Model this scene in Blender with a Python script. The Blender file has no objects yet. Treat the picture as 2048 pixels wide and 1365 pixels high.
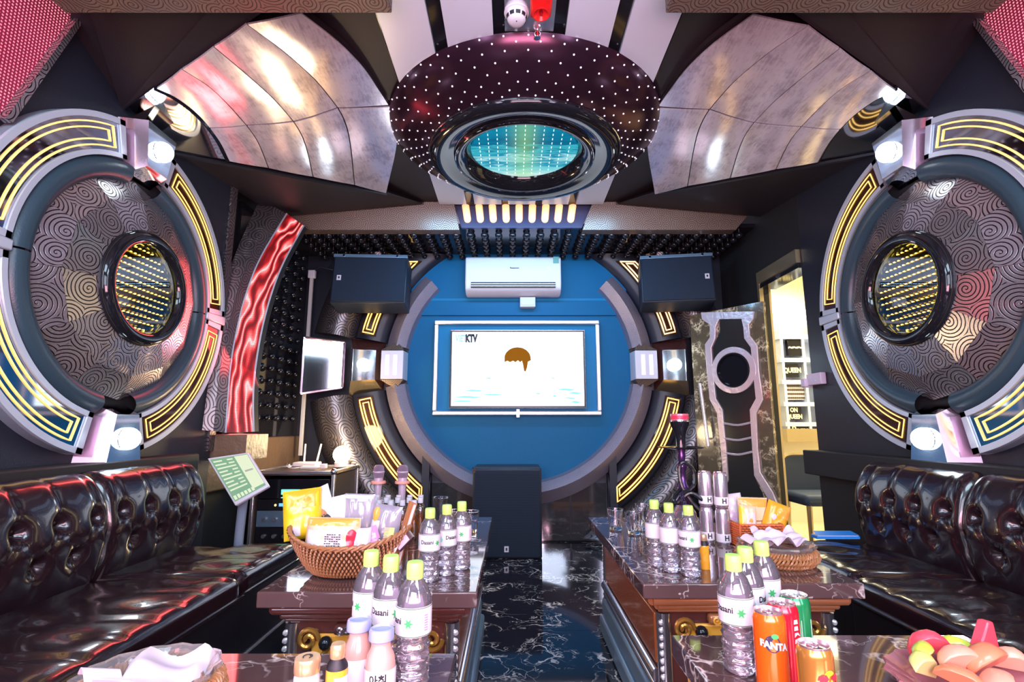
import bpy, bmesh, math, random
from mathutils import Vector, Matrix, noise
random.seed(7)
V = Vector
PI = math.pi
scene = bpy.context.scene
COL = scene.collection

# ------------------------------------------------------------------ camera
CAM = V((-0.06, 0.0, 0.95))
PITCH = math.radians(9.29)
cam_d = bpy.data.cameras.new('camera')
cam_d.lens = 18.0
cam_d.sensor_width = 36.0
cam_d.clip_start = 0.02
cam = bpy.data.objects.new('camera', cam_d)
cam.location = CAM
cam.rotation_euler = (PI / 2 + PITCH, 0, 0)
COL.objects.link(cam)
scene.camera = cam

# ------------------------------------------------------------------ world, exposure
world = bpy.data.worlds.new('world')
scene.world = world
world.use_nodes = True
world.node_tree.nodes['Background'].inputs[0].default_value = (0.75, 0.70, 0.9, 1)
world.node_tree.nodes['Background'].inputs[1].default_value = 0.35
scene.view_settings.view_transform = 'Standard'
scene.view_settings.look = 'None'
scene.view_settings.exposure = 0.36
scene.view_settings.gamma = 1.0
scene.view_settings.use_curve_mapping = False

# ------------------------------------------------------------------ room lamps
def area(name, loc, aim, sx, sy, power, color):
    d = bpy.data.lights.new(name, 'AREA')
    d.shape = 'RECTANGLE'
    d.size, d.size_y = sx, sy
    d.energy = power
    d.color = color
    o = bpy.data.objects.new(name, d)
    o.location = loc
    o.rotation_euler = (V(aim) - V(loc)).to_track_quat('-Z', 'Y').to_euler()
    COL.objects.link(o)
    return o

def point(name, loc, power, color, r=0.05):
    d = bpy.data.lights.new(name, 'POINT')
    d.energy = power
    d.color = color
    d.shadow_soft_size = r
    o = bpy.data.objects.new(name, d)
    o.location = loc
    COL.objects.link(o)
    return o

# the rear half of the room: a second screen, ceiling lamps behind the seats, and added fills
area('rear_screen_light', (0.0, -1.25, 1.55), (0, 3, 1.2), 1.9, 1.0, 48, (0.74, 0.84, 1.0))
area('rear_side_fill_lavender', (-1.72, -0.75, 1.55), (1.8, 2.2, 1.5), 0.5, 1.5, 26, (0.80, 0.78, 1.0))  # one of two unseen fills added to brighten the facing wall cones
area('rear_side_fill_lavender', (1.72, -0.75, 1.55), (-1.8, 2.2, 1.5), 0.5, 1.5, 26, (0.80, 0.78, 1.0))
area('rear_ceiling_light_blue', (-0.95, -0.2, 2.5), (-0.9, 1.6, 0.3), 1.1, 0.9, 44, (0.62, 0.82, 1.0))
area('rear_ceiling_light_blue', (0.95, -0.2, 2.5), (0.9, 1.6, 0.3), 1.1, 0.9, 44, (0.62, 0.82, 1.0))
area('rear_fill_magenta', (0.0, -0.3, 0.9), (0, 2.2, 2.6), 1.6, 0.5, 54, (1.0, 0.50, 0.62))  # unseen fill added to lift and tint the ceiling
area('back_wall_wash_light', (0.0, 3.45, 2.40), (0, 4.6, 1.1), 1.5, 0.15, 15, (0.25, 0.62, 1.0))
area('corridor_light', (2.75, 4.2, 2.35), (2.7, 4.3, 0), 0.9, 1.2, 62, (1.0, 0.88, 0.58))

# ------------------------------------------------------------------ mesh helper
class MB:
    def __init__(s):
        s.v = []; s.f = []; s.m = []; s.uv = []
        s.mi = 0

    def add(s, verts, faces, uvs=None):
        b = len(s.v)
        s.v += [V(p) for p in verts]
        for i, f in enumerate(faces):
            s.f.append([b + k for k in f])
            s.m.append(s.mi)
            s.uv.append(uvs[i] if uvs else None)
        return s

    def poly(s, pts):
        return s.add(pts, [list(range(len(pts)))])

    def box(s, x0, x1, y0, y1, z0, z1, mat=None):
        p = [(x, y, z) for z in (z0, z1) for y in (y0, y1) for x in (x0, x1)]
        if mat is not None:
            p = [mat @ V(q) for q in p]
        return s.add(p, [(0, 2, 3, 1), (4, 5, 7, 6), (0, 1, 5, 4), (2, 6, 7, 3), (0, 4, 6, 2), (1, 3, 7, 5)])

    def hexa(s, p):
        return s.add(p, [(0, 3, 2, 1), (4, 5, 6, 7), (0, 1, 5, 4), (1, 2, 6, 5), (2, 3, 7, 6), (3, 0, 4, 7)])

    def prism(s, pts, vec):
        pts = [V(p) for p in pts]
        vec = V(vec)
        n = len(pts)
        f = [list(range(n))[::-1], list(range(n, 2 * n))]
        f += [(i, (i + 1) % n, n + (i + 1) % n, n + i) for i in range(n)]
        return s.add(pts + [p + vec for p in pts], f)

    def cyl(s, p0, p1, r0, r1=None, n=16, caps=True):
        p0, p1 = V(p0), V(p1)
        r1 = r0 if r1 is None else r1
        d = (p1 - p0).normalized()
        a = d.orthogonal().normalized()
        b = d.cross(a)
        vs = []
        for p, r in ((p0, r0), (p1, r1)):
            for i in range(n):
                t = 2 * PI * i / n
                vs.append(p + (a * math.cos(t) + b * math.sin(t)) * r)
        f = [(i, (i + 1) % n, n + (i + 1) % n, n + i) for i in range(n)]
        if caps:
            f += [list(range(n))[::-1], list(range(n, 2 * n))]
        return s.add(vs, f)

    def lathe(s, prof, o=(0, 0, 0), ax=(0, 0, 1), n=24, a0=0.0, a1=2 * PI, mod=None, x=None):
        o, ax = V(o), V(ax).normalized()
        x = ax.orthogonal().normalized() if x is None else V(x)
        y = ax.cross(x)
        full = abs(a1 - a0 - 2 * PI) < 1e-6
        cols = n if full else n + 1
        vs, f, uvs = [], [], []
        L = [0]
        for k in range(1, len(prof)):
            L.append(L[-1] + math.dist(prof[k], prof[k - 1]))
        for i in range(cols):
            t = a0 + (a1 - a0) * i / n
            for k, (r, z) in enumerate(prof):
                rr = r * (mod(t, z) if mod else 1)
                vs.append(o + (x * math.cos(t) + y * math.sin(t)) * rr + ax * z)
        m = len(prof)
        rm = max(r for r, z in prof)
        for i in range(n):
            j = (i + 1) % cols
            for k in range(m - 1):
                q = [i * m + k, j * m + k, j * m + k + 1, i * m + k + 1]
                u0, u1 = (a1 - a0) * i / n * rm, (a1 - a0) * (i + 1) / n * rm
                w = [(u0, L[k]), (u1, L[k]), (u1, L[k + 1]), (u0, L[k + 1])]
                if prof[k][0] < 1e-7:
                    q.pop(1); w.pop(1)
                elif prof[k + 1][0] < 1e-7:
                    q.pop(2); w.pop(2)
                f.append(q); uvs.append(w)
        return s.add(vs, f, uvs)

    def sphere(s, c, r, sc=(1, 1, 1), n=14, ax=(0, 0, 1)):
        m = max(5, n // 2)
        prof = [(abs(r * math.sin(PI * k / m)) if 0 < k < m else 0, -r * math.cos(PI * k / m)) for k in range(m + 1)]
        b = len(s.v)
        s.lathe(prof, (0, 0, 0), ax, n)
        for i in range(b, len(s.v)):
            p = s.v[i]
            s.v[i] = V((p.x * sc[0], p.y * sc[1], p.z * sc[2])) + V(c)
        return s

    def dome(s, c, ax, r, h=None, n=10):
        h = r if h is None else h
        prof = [(r, 0), (r * .87, h * .5), (r * .5, h * .87), (0, h)]
        return s.lathe(prof, c, ax, n)

    def tube(s, pts, r, n=6, closed=False, caps=True):
        pts = [V(p) for p in pts]
        N = len(pts)
        rs = r if isinstance(r, (list, tuple)) else [r] * N
        T = []
        for i in range(N):
            if closed:
                d = pts[(i + 1) % N] - pts[i - 1]
            else:
                d = pts[min(i + 1, N - 1)] - pts[max(i - 1, 0)]
            T.append(d.normalized() if d.length > 1e-9 else V((0, 0, 1)))
        a = T[0].orthogonal().normalized()
        vs = []
        for i in range(N):
            a = a - T[i] * a.dot(T[i])
            a = a.normalized() if a.length > 1e-6 else T[i].orthogonal().normalized()
            b = T[i].cross(a)
            for k in range(n):
                t = 2 * PI * k / n
                vs.append(pts[i] + (a * math.cos(t) + b * math.sin(t)) * rs[i])
        f = []
        for i in range(N if closed else N - 1):
            j = (i + 1) % N
            for k in range(n):
                k2 = (k + 1) % n
                f.append((i * n + k, i * n + k2, j * n + k2, j * n + k))
        if caps and not closed:
            f.append(list(range(n))[::-1])
            f.append([(N - 1) * n + k for k in range(n)])
        return s.add(vs, f)

    def grid(s, fn, nu, nv, uvfn=None):
        vs = [fn(i / nu, j / nv) for i in range(nu + 1) for j in range(nv + 1)]
        f, uvs = [], []
        uvfn = uvfn or (lambda a, b: (a, b))
        for i in range(nu):
            for j in range(nv):
                q = (i * (nv + 1) + j, (i + 1) * (nv + 1) + j, (i + 1) * (nv + 1) + j + 1, i * (nv + 1) + j + 1)
                f.append(q)
                uvs.append([uvfn(a / nu, b / nv) for a, b in ((i, j), (i + 1, j), (i + 1, j + 1), (i, j + 1))])
        return s.add(vs, f, uvs)

    def slab(s, fn, nu, nv, th):
        """two skins th apart along the surface normal, closed at the rim"""
        g = [[V(fn(i / nu, j / nv)) for j in range(nv + 1)] for i in range(nu + 1)]
        def nrm(i, j):
            a = g[min(i + 1, nu)][j] - g[max(i - 1, 0)][j]
            b = g[i][min(j + 1, nv)] - g[i][max(j - 1, 0)]
            return a.cross(b).normalized()
        top = [g[i][j] for i in range(nu + 1) for j in range(nv + 1)]
        bot = [g[i][j] - nrm(i, j) * th for i in range(nu + 1) for j in range(nv + 1)]
        N = len(top)
        f = []
        I = lambda i, j: i * (nv + 1) + j
        for i in range(nu):
            for j in range(nv):
                f.append((I(i, j), I(i + 1, j), I(i + 1, j + 1), I(i, j + 1)))
                f.append((N + I(i, j), N + I(i, j + 1), N + I(i + 1, j + 1), N + I(i + 1, j)))
        rim = [I(i, 0) for i in range(nu + 1)] + [I(nu, j) for j in range(1, nv + 1)]
        rim += [I(i, nv) for i in range(nu - 1, -1, -1)] + [I(0, j) for j in range(nv - 1, 0, -1)]
        for k in range(len(rim)):
            a, b = rim[k], rim[(k + 1) % len(rim)]
            f.append((a, N + a, N + b, b))
        return s.add(top + bot, f)

    def arc(s, P, r0, r1, a0, a1, w0, w1, n=16, e0=None, e1=None):
        """curved bar in a wall frame P(u, v, w); angles in degrees, e0/e1 the end angles on the outer radius"""
        e0 = a0 if e0 is None else e0
        e1 = a1 if e1 is None else e1
        vs, f, uvs = [], [], []
        for i in range(n + 1):
            t = i / n
            ai, ao = math.radians(a0 + (a1 - a0) * t), math.radians(e0 + (e1 - e0) * t)
            for r, a, w in ((r0, ai, w0), (r1, ao, w0), (r1, ao, w1), (r0, ai, w1)):
                vs.append(P(r * math.cos(a), r * math.sin(a), w))
        rm = (r0 + r1) / 2
        da = math.radians(a1 - a0)
        for i in range(n):
            for k in range(4):
                k2 = (k + 1) % 4
                f.append((i * 4 + k, i * 4 + k2, i * 4 + 4 + k2, i * 4 + 4 + k))
                u0, u1 = da * i / n * rm, da * (i + 1) / n * rm
                va, vb = (0, r1 - r0) if k == 0 else ((r1 - r0, 0) if k == 2 else (0, abs(w1 - w0)))
                uvs.append([(u0, va), (u0, vb), (u1, vb), (u1, va)])
        f += [(0, 1, 2, 3), (n * 4 + 3, n * 4 + 2, n * 4 + 1, n * 4)]
        uvs += [None, None]
        return s.add(vs, f, uvs)

    def text(s, body, size, fn, bold=0.0, align='CENTER', sx=1.0):
        cu = bpy.data.curves.new('lettering', 'FONT')
        cu.body = body
        cu.size = size
        cu.align_x = align
        cu.align_y = 'CENTER'
        cu.offset = bold
        cu.resolution_u = 2
        o = bpy.data.objects.new('lettering', cu)
        COL.objects.link(o)
        dg = bpy.context.evaluated_depsgraph_get()
        me = bpy.data.meshes.new_from_object(o.evaluated_get(dg))
        vs = [fn(v.co.x * sx, v.co.y) for v in me.vertices]
        fs = [list(p.vertices) for p in me.polygons]
        bpy.data.objects.remove(o)
        bpy.data.curves.remove(cu)
        bpy.data.meshes.remove(me)
        if fs:
            s.add(vs, fs)
        return s

    def build(s, name, mats, parent=None, bevel=0.0, sharp=38, flip=True, local=False, segs=2, sub=0):
        me = bpy.data.meshes.new(name)
        off = V((0, 0, 0))
        if parent is not None and not local:
            q = parent
            while q is not None:
                off += V(q.location)
                q = q.parent
        me.from_pydata([p - off for p in s.v], [], s.f)
        if not isinstance(mats, (list, tuple)):
            mats = [mats]
        for m in mats:
            me.materials.append(m)
        me.polygons.foreach_set('material_index', [min(k, len(mats) - 1) for k in s.m])
        bm = bmesh.new()
        bm.from_mesh(me)
        bm.normal_update()
        uvl = bm.loops.layers.uv.new('UVMap')
        bm.faces.ensure_lookup_table()
        for i, f in enumerate(bm.faces):
            f.smooth = True
            w = s.uv[i]
            if w and len(w) == len(f.verts):
                mp = dict(zip(s.f[i], w))
                for l in f.loops:
                    l[uvl].uv = mp[l.vert.index]
            else:
                n = f.normal
                u = V((0, 0, 1)).cross(n)
                u = V((1, 0, 0)) if u.length < 0.2 else u.normalized()
                vv = n.cross(u)
                for l in f.loops:
                    p = l.vert.co + off
                    l[uvl].uv = (p.dot(u), p.dot(vv))
        bmesh.ops.remove_doubles(bm, verts=bm.verts, dist=2e-6)
        if flip:
            bmesh.ops.recalc_face_normals(bm, faces=bm.faces)
        bm.to_mesh(me)
        bm.free()
        me.set_sharp_from_angle(angle=math.radians(sharp))
        o = bpy.data.objects.new(name, me)
        COL.objects.link(o)
        if parent is not None:
            o.parent = parent
        if bevel:
            b = o.modifiers.new('bevel', 'BEVEL')
            b.width = bevel
            b.segments = segs
            b.limit_method = 'ANGLE'
            b.angle_limit = math.radians(40)
        if sub:
            q = o.modifiers.new('sub', 'SUBSURF')
            q.levels = q.render_levels = sub
        return o

def empty(name, loc, label, cat, group=None):
    o = bpy.data.objects.new(name, None)
    o.empty_display_size = 0.05
    COL.objects.link(o)
    o.location = loc
    o['label'] = label
    o['category'] = cat
    if group:
        o['group'] = group
    return o

def tag(o, label, cat, group=None):
    o['label'] = label
    o['category'] = cat
    if group:
        o['group'] = group
    return o

def struct(o):
    o['kind'] = 'structure'
    return o

def stuff(o):
    o['kind'] = 'stuff'
    return o

def kids(o):
    return [c for c in bpy.data.objects if c.parent is o]

def copy_tree(o, loc=None, rz=None, label=None, parent=None):
    c = o.copy()
    COL.objects.link(c)
    c.parent = parent
    if loc is not None:
        c.location = loc
    if rz is not None:
        c.rotation_euler = (0, 0, rz)
    if label:
        c['label'] = label
    for k in kids(o):
        copy_tree(k, parent=c)
    return c

def ray(px, py):
    dx, dz = (px - 1024) / 1024, (682.5 - py) / 1024
    c, s = math.cos(PITCH), math.sin(PITCH)
    return V((dx, c - s * dz, s + c * dz))

def at(px, py, X=None, Y=None, Z=None, plane=None):
    """world point seen at a photo pixel on a given plane"""
    d = ray(px, py)
    if X is not None: t = (X - CAM.x) / d.x
    elif Y is not None: t = (Y - CAM.y) / d.y
    elif Z is not None: t = (Z - CAM.z) / d.z
    else:
        p0, n = plane
        t = (V(p0) - CAM).dot(V(n)) / d.dot(V(n))
    return CAM + d * t

def spline(pts, n):
    pts = [V(p) for p in pts]
    P = [pts[0] * 2 - pts[1]] + pts + [pts[-1] * 2 - pts[-2]]
    out = []
    m = len(pts) - 1
    for i in range(n + 1):
        t = i / n * m
        k = min(int(t), m - 1)
        t -= k
        a, b, c, d = P[k:k + 4]
        out.append(0.5 * ((2 * b) + (c - a) * t + (2 * a - 5 * b + 4 * c - d) * t * t + (3 * b - a - 3 * c + d) * t ** 3))
    return out

# ------------------------------------------------------------------ materials
M = {}
def new_mat(name):
    m = bpy.data.materials.new(name)
    m.use_nodes = True
    nt = m.node_tree
    M[name] = m
    return m, nt, nt.nodes['Principled BSDF']

def mat(name, col, rough=0.5, metal=0.0, emit=None, es=1.0, trans=0.0, ior=1.45, coat=0.0, spec=None, bump=None, alpha=None):
    m, nt, b = new_mat(name)
    b.inputs['Base Color'].default_value = (*col, 1)
    b.inputs['Roughness'].default_value = rough
    b.inputs['Metallic'].default_value = metal
    b.inputs['IOR'].default_value = ior
    b.inputs['Transmission Weight'].default_value = trans
    b.inputs['Coat Weight'].default_value = coat
    b.inputs['Coat Roughness'].default_value = 0.06
    if spec is not None:
        b.inputs['Specular IOR Level'].default_value = spec
    if emit:
        b.inputs['Emission Color'].default_value = (*emit, 1)
        b.inputs['Emission Strength'].default_value = es
    if bump:
        sc, st = bump
        tc = nt.nodes.new('ShaderNodeTexCoord')
        n = nt.nodes.new('ShaderNodeTexNoise')
        n.inputs['Scale'].default_value = sc
        n.inputs['Detail'].default_value = 3
        bp = nt.nodes.new('ShaderNodeBump')
        bp.inputs['Strength'].default_value = st
        bp.inputs['Distance'].default_value = 0.01
        nt.links.new(tc.outputs['Object'], n.inputs['Vector'])
        nt.links.new(n.outputs['Fac'], bp.inputs['Height'])
        nt.links.new(bp.outputs['Normal'], b.inputs['Normal'])
    return m

def N(nt, kind, **kw):
    n = nt.nodes.new('ShaderNode' + kind)
    for k, v in kw.items():
        if hasattr(n, k) and k not in n.inputs:
            setattr(n, k, v)
        else:
            n.inputs[k].default_value = v
    return n

def math_(nt, op, a, b=None, c=None):
    n = nt.nodes.new('ShaderNodeMath')
    n.operation = op
    for i, x in enumerate((a, b, c)):
        if x is None: continue
        if isinstance(x, (int, float)): n.inputs[i].default_value = x
        else: nt.links.new(x, n.inputs[i])
    return n.outputs[0]

def ramp(nt, fac, stops):
    r = nt.nodes.new('ShaderNodeValToRGB')
    e = r.color_ramp.elements
    while len(e) > 1: e.remove(e[-1])
    for i, (p, c) in enumerate(stops):
        q = e[0] if i == 0 else e.new(p)
        q.position = p
        q.color = (*c, 1)
    nt.links.new(fac, r.inputs[0])
    return r.outputs[0]

def mixc(nt, fac, a, b):
    n = nt.nodes.new('ShaderNodeMix')
    n.data_type = 'RGBA'
    for s, x in ((n.inputs[0], fac), (n.inputs[6], a), (n.inputs[7], b)):
        if isinstance(x, (int, float)): s.default_value = x
        elif isinstance(x, tuple): s.default_value = (*x, 1)
        else: nt.links.new(x, s)
    return n.outputs[2]

def swirl(name, base, line, rough=0.32, metal=0.6, scale=9.5, rings=3.2, relief=0.5):
    """wallpaper of raised spiral lines"""
    m, nt, b = new_mat(name)
    uv = N(nt, 'UVMap')
    mp = nt.nodes.new('ShaderNodeVectorMath'); mp.operation = 'SCALE'; mp.inputs['Scale'].default_value = scale
    nt.links.new(uv.outputs[0], mp.inputs[0])
    vo = nt.nodes.new('ShaderNodeTexVoronoi'); vo.voronoi_dimensions = '2D'
    vo.inputs['Scale'].default_value = 1.0
    vo.inputs['Randomness'].default_value = 0.75
    nt.links.new(mp.outputs[0], vo.inputs['Vector'])
    df = nt.nodes.new('ShaderNodeVectorMath'); df.operation = 'SUBTRACT'
    nt.links.new(mp.outputs[0], df.inputs[0]); nt.links.new(vo.outputs['Position'], df.inputs[1])
    sp = nt.nodes.new('ShaderNodeSeparateXYZ'); nt.links.new(df.outputs[0], sp.inputs[0])
    an = math_(nt, 'DIVIDE', math_(nt, 'ARCTAN2', sp.outputs[1], sp.outputs[0]), 2 * PI)
    ph = math_(nt, 'SUBTRACT', math_(nt, 'MULTIPLY', vo.outputs['Distance'], rings * 2), an)
    tri = math_(nt, 'ABSOLUTE', math_(nt, 'SUBTRACT', math_(nt, 'FRACT', math_(nt, 'ADD', ph, 20.0)), 0.5))
    ln = nt.nodes.new('ShaderNodeMapRange')
    ln.inputs['From Min'].default_value = 0.10; ln.inputs['From Max'].default_value = 0.17
    nt.links.new(tri, ln.inputs['Value'])
    nt.links.new(mixc(nt, ln.outputs[0], line, base), b.inputs['Base Color'])
    b.inputs['Metallic'].default_value = metal
    b.inputs['Roughness'].default_value = rough
    bp = nt.nodes.new('ShaderNodeBump'); bp.inputs['Strength'].default_value = relief; bp.inputs['Distance'].default_value = 0.003
    nt.links.new(ln.outputs[0], bp.inputs['Height']); nt.links.new(bp.outputs[0], b.inputs['Normal'])
    return m

def veined(name, base, vein, scale=2.0, width=0.025, rough=0.08, patch=0.5, base2=None, dist=0.9):
    m, nt, b = new_mat(name)
    tc = nt.nodes.new('ShaderNodeTexCoord')
    no = N(nt, 'TexNoise', Scale=scale * 1.6, Detail=5.0)
    nt.links.new(tc.outputs['Object'], no.inputs['Vector'])
    ma = nt.nodes.new('ShaderNodeVectorMath'); ma.operation = 'MULTIPLY_ADD'
    nt.links.new(no.outputs['Color'], ma.inputs[0]); ma.inputs[1].default_value = (dist,) * 3
    nt.links.new(tc.outputs['Object'], ma.inputs[2])
    vo = nt.nodes.new('ShaderNodeTexVoronoi'); vo.feature = 'DISTANCE_TO_EDGE'; vo.inputs['Scale'].default_value = scale
    nt.links.new(ma.outputs[0], vo.inputs['Vector'])
    vo2 = nt.nodes.new('ShaderNodeTexVoronoi'); vo2.feature = 'DISTANCE_TO_EDGE'; vo2.inputs['Scale'].default_value = scale * 2.7
    nt.links.new(ma.outputs[0], vo2.inputs['Vector'])
    pn = N(nt, 'TexNoise', Scale=scale * 2.2, Detail=3.0)
    nt.links.new(tc.outputs['Object'], pn.inputs['Vector'])
    gate = nt.nodes.new('ShaderNodeMapRange'); gate.inputs['From Min'].default_value = patch; gate.inputs['From Max'].default_value = patch + 0.12
    nt.links.new(pn.outputs['Fac'], gate.inputs['Value'])
    l1 = nt.nodes.new('ShaderNodeMapRange'); l1.inputs['From Min'].default_value = width; l1.inputs['From Max'].default_value = 0.0
    nt.links.new(vo.outputs['Distance'], l1.inputs['Value'])
    l2 = nt.nodes.new('ShaderNodeMapRange'); l2.inputs['From Min'].default_value = width * 0.9; l2.inputs['From Max'].default_value = 0.0
    nt.links.new(vo2.outputs['Distance'], l2.inputs['Value'])
    fac = math_(nt, 'MULTIPLY', math_(nt, 'MAXIMUM', l1.outputs[0], math_(nt, 'MULTIPLY', l2.outputs[0], 0.6)), gate.outputs[0])
    bb = mixc(nt, no.outputs['Fac'], base, base2 or base)
    nt.links.new(mixc(nt, fac, bb, vein), b.inputs['Base Color'])
    b.inputs['Roughness'].default_value = rough
    b.inputs['Coat Weight'].default_value = 0.3
    b.inputs['Coat Roughness'].default_value = 0.03
    return m

def thin_glass(name, tint=(0.95, 0.97, 1.0), refl=0.12, rough=0.02, haze=None):
    m, nt, b = new_mat(name)
    nt.nodes.remove(b)
    out = nt.nodes['Material Output']
    tr = N(nt, 'BsdfTransparent'); tr.inputs[0].default_value = (*tint, 1)
    gl = N(nt, 'BsdfGlossy'); gl.inputs['Roughness'].default_value = rough
    fr = N(nt, 'LayerWeight'); fr.inputs['Blend'].default_value = 0.35
    fac = math_(nt, 'ADD', math_(nt, 'MULTIPLY', fr.outputs['Fresnel'], 1.0 - refl), refl)
    mx = N(nt, 'MixShader')
    nt.links.new(fac, mx.inputs[0]); nt.links.new(tr.outputs[0], mx.inputs[1]); nt.links.new(gl.outputs[0], mx.inputs[2])
    last = mx.outputs[0]
    if haze:
        dfu = N(nt, 'BsdfDiffuse'); dfu.inputs[0].default_value = (*haze[0], 1)
        m2 = N(nt, 'MixShader'); m2.inputs[0].default_value = haze[1]
        nt.links.new(last, m2.inputs[1]); nt.links.new(dfu.outputs[0], m2.inputs[2])
        last = m2.outputs[0]
    nt.links.new(last, out.inputs[0])
    return m

mat('dark_leather_wall', (0.014, 0.016, 0.026), 0.40, bump=(220, 0.12))
mat('padding_leather', (0.028, 0.055, 0.075), 0.30, bump=(160, 0.08))
mat('ceiling_black', (0.020, 0.014, 0.017), 0.42, bump=(200, 0.1))
mat('gloss_black', (0.010, 0.010, 0.014), 0.07)
mat('black_plastic', (0.012, 0.012, 0.016), 0.3)
mat('matte_black', (0.012, 0.012, 0.014), 0.65)
mat('blue_wall', (0.001, 0.105, 0.235), 0.5, spec=0.2, bump=(140, 0.1))
mat('blue_panel', (0.001, 0.16, 0.34), 0.4, spec=0.2)
swirl('swirl_pewter', (0.44, 0.40, 0.43), (0.025, 0.02, 0.024), 0.25, 0.82, 8.5, 4.0, .22)
swirl('swirl_dark', (0.17, 0.145, 0.15), (0.04, 0.035, 0.038), 0.34, 0.7, 7.5)
swirl('swirl_bronze', (0.19, 0.13, 0.10), (0.05, 0.035, 0.03), 0.38, 0.4, 12)
swirl('swirl_lilac', (0.38, 0.33, 0.40), (0.16, 0.12, 0.17), 0.36, 0.45, 15)
mat('ring_grey', (0.52, 0.58, 0.66), 0.35, 0.3)
mat('strip_white', (0.68, 0.74, 0.86), 0.28, 0.15)
mat('chrome', (0.82, 0.80, 0.84), 0.05, 1.0)
mat('chrome_soft', (0.84, 0.76, 0.80), 0.15, 0.58, bump=(7, 0.10))
mat('frame_silver', (0.80, 0.76, 0.80), 0.30, 0.75)
mat('pink_mirror', (0.86, 0.62, 0.74), 0.10, 0.9)
mat('smoked_mirror', (.50, .53, .58), .05, 1.0)
mat('amber_glass', (0.045, 0.016, 0.006), 0.06)
mat('neon_yellow', (1, .7, .2), 0.4, emit=(1.0, 0.56, 0.13), es=1.25)
mat('neon_warm', (1, .7, .4), 0.4, emit=(1.0, 0.60, 0.30), es=1.1)
mat('lamp_orange', (1, .7, .4), 0.4, emit=(1.0, 0.44, 0.14), es=.90)
mat('bulb_white', (1, 1, 1), 0.4, emit=(0.80, 0.95, 1.0), es=13.0)
mat('bulb_warm', (1, 1, 1), 0.4, emit=(1.0, 0.80, 0.50), es=9.0)
mat('led_yellow', (1, .8, .2), 0.4, emit=(1.0, 0.72, 0.10), es=6.0)
mat('led_white', (.9, .9, 1), 0.3, emit=(0.9, 0.88, 1.0), es=0.6)
mat('white_plastic', (0.62, 0.60, 0.67), 0.28)
mat('cream_plastic', (0.86, 0.74, 0.72), 0.35)
mat('red_plastic', (0.75, 0.02, 0.02), 0.25)
mat('sofa_leather', (0.014, 0.006, 0.009), 0.22, bump=(260, 0.05), coat=0.6)
mat('sofa_base', (0.010, 0.009, 0.014), 0.35)
mat('speaker_grille', (0.003, 0.013, 0.032), 0.55, bump=(600, 0.4))
mat('speaker_case', (0.014, 0.020, 0.034), 0.45)
mat('rosewood', (0.085, 0.026, 0.022), 0.16, coat=0.4)
mat('wood_orange', (0.32, 0.085, 0.02), 0.22, coat=0.4)
mat('gold_panel', (0.74, 0.34, 0.045), 0.30, 0.1)
mat('gilt_scroll', (0.50, 0.24, 0.05), 0.25, 0.7)
mat('silver_rail', (0.62, 0.58, 0.62), 0.18, 0.95)
veined('table_marble', (0.065, 0.036, 0.038), (0.80, 0.66, 0.64), 2.2, 0.020, 0.06, 0.44, (0.125, 0.066, 0.064))
veined('floor_marble', (0.006, 0.006, 0.010), (0.85, 0.82, 0.80), 2.6, 0.030, 0.07, 0.46, (0.014, 0.012, 0.02))
veined('door_marble', (0.05, 0.042, 0.03), (0.75, 0.62, 0.40), 5.0, 0.10, 0.12, 0.48, (0.16, 0.12, 0.07))
mat('door_dark', (0.022, 0.022, 0.022), 0.16)
mat('door_metal', (0.70, 0.58, 0.62), 0.30, 0.5, bump=(30, 0.3))
mat('trim_gold', (0.52, 0.42, 0.26), 0.22, 0.8)
mat('alu', (0.72, 0.70, 0.74), 0.25, 0.9)
mat('green_cap', (0.50, 0.80, 0.16), 0.35)
thin_glass('clear_plastic', (0.94, 0.92, 0.97), 0.10, 0.03, ((0.95, 0.88, 1.0), 0.07))
thin_glass('pane_glass', (0.85, 0.88, 0.92), 0.10, 0.01)
mat('water', (0.95, 0.93, 0.98), 0.02, trans=1.0, ior=1.33)
mat('glassware', (0.97, 0.97, 1.0), 0.01, trans=1.0, ior=1.45)
mat('label_white', (0.74, 0.68, 0.74), 0.4)
mat('label_line', (0.06, 0.14, 0.08), 0.5)
mat('label_green', (0.05, 0.42, 0.12), 0.5)
mat('ink', (0.012, 0.012, 0.018), 0.5)
mat('ink_red', (0.6, 0.03, 0.05), 0.5)
mat('ink_pink', (0.75, 0.22, 0.42), 0.5)
mat('paper', (0.66, 0.55, 0.66), 0.6)
mat('wicker', (0.34, 0.15, 0.065), 0.42)
mat('wicker_dark', (0.09, 0.035, 0.018), 0.5)
mat('wicker_orange', (0.62, 0.14, 0.045), 0.42)
mat('wicker_gold', (0.36, 0.16, 0.065), 0.3, coat=0.3)

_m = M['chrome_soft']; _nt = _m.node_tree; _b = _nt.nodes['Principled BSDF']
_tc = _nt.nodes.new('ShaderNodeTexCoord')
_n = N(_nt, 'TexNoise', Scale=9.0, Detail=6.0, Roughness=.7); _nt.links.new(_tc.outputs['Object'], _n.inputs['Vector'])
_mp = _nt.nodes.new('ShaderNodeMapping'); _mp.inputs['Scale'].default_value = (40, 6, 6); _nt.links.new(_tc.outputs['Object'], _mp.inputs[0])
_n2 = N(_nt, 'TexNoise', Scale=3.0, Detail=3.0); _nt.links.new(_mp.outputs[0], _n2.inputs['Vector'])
_nt.links.new(ramp(_nt, math_(_nt, 'MULTIPLY_ADD', _n2.outputs['Fac'], .35, math_(_nt, 'MULTIPLY', _n.outputs['Fac'], .65)), [(.40, (.60, .54, .58)), (.52, (.86, .79, .83)), (.7, (.92, .88, .92))]), _b.inputs['Base Color'])
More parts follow.
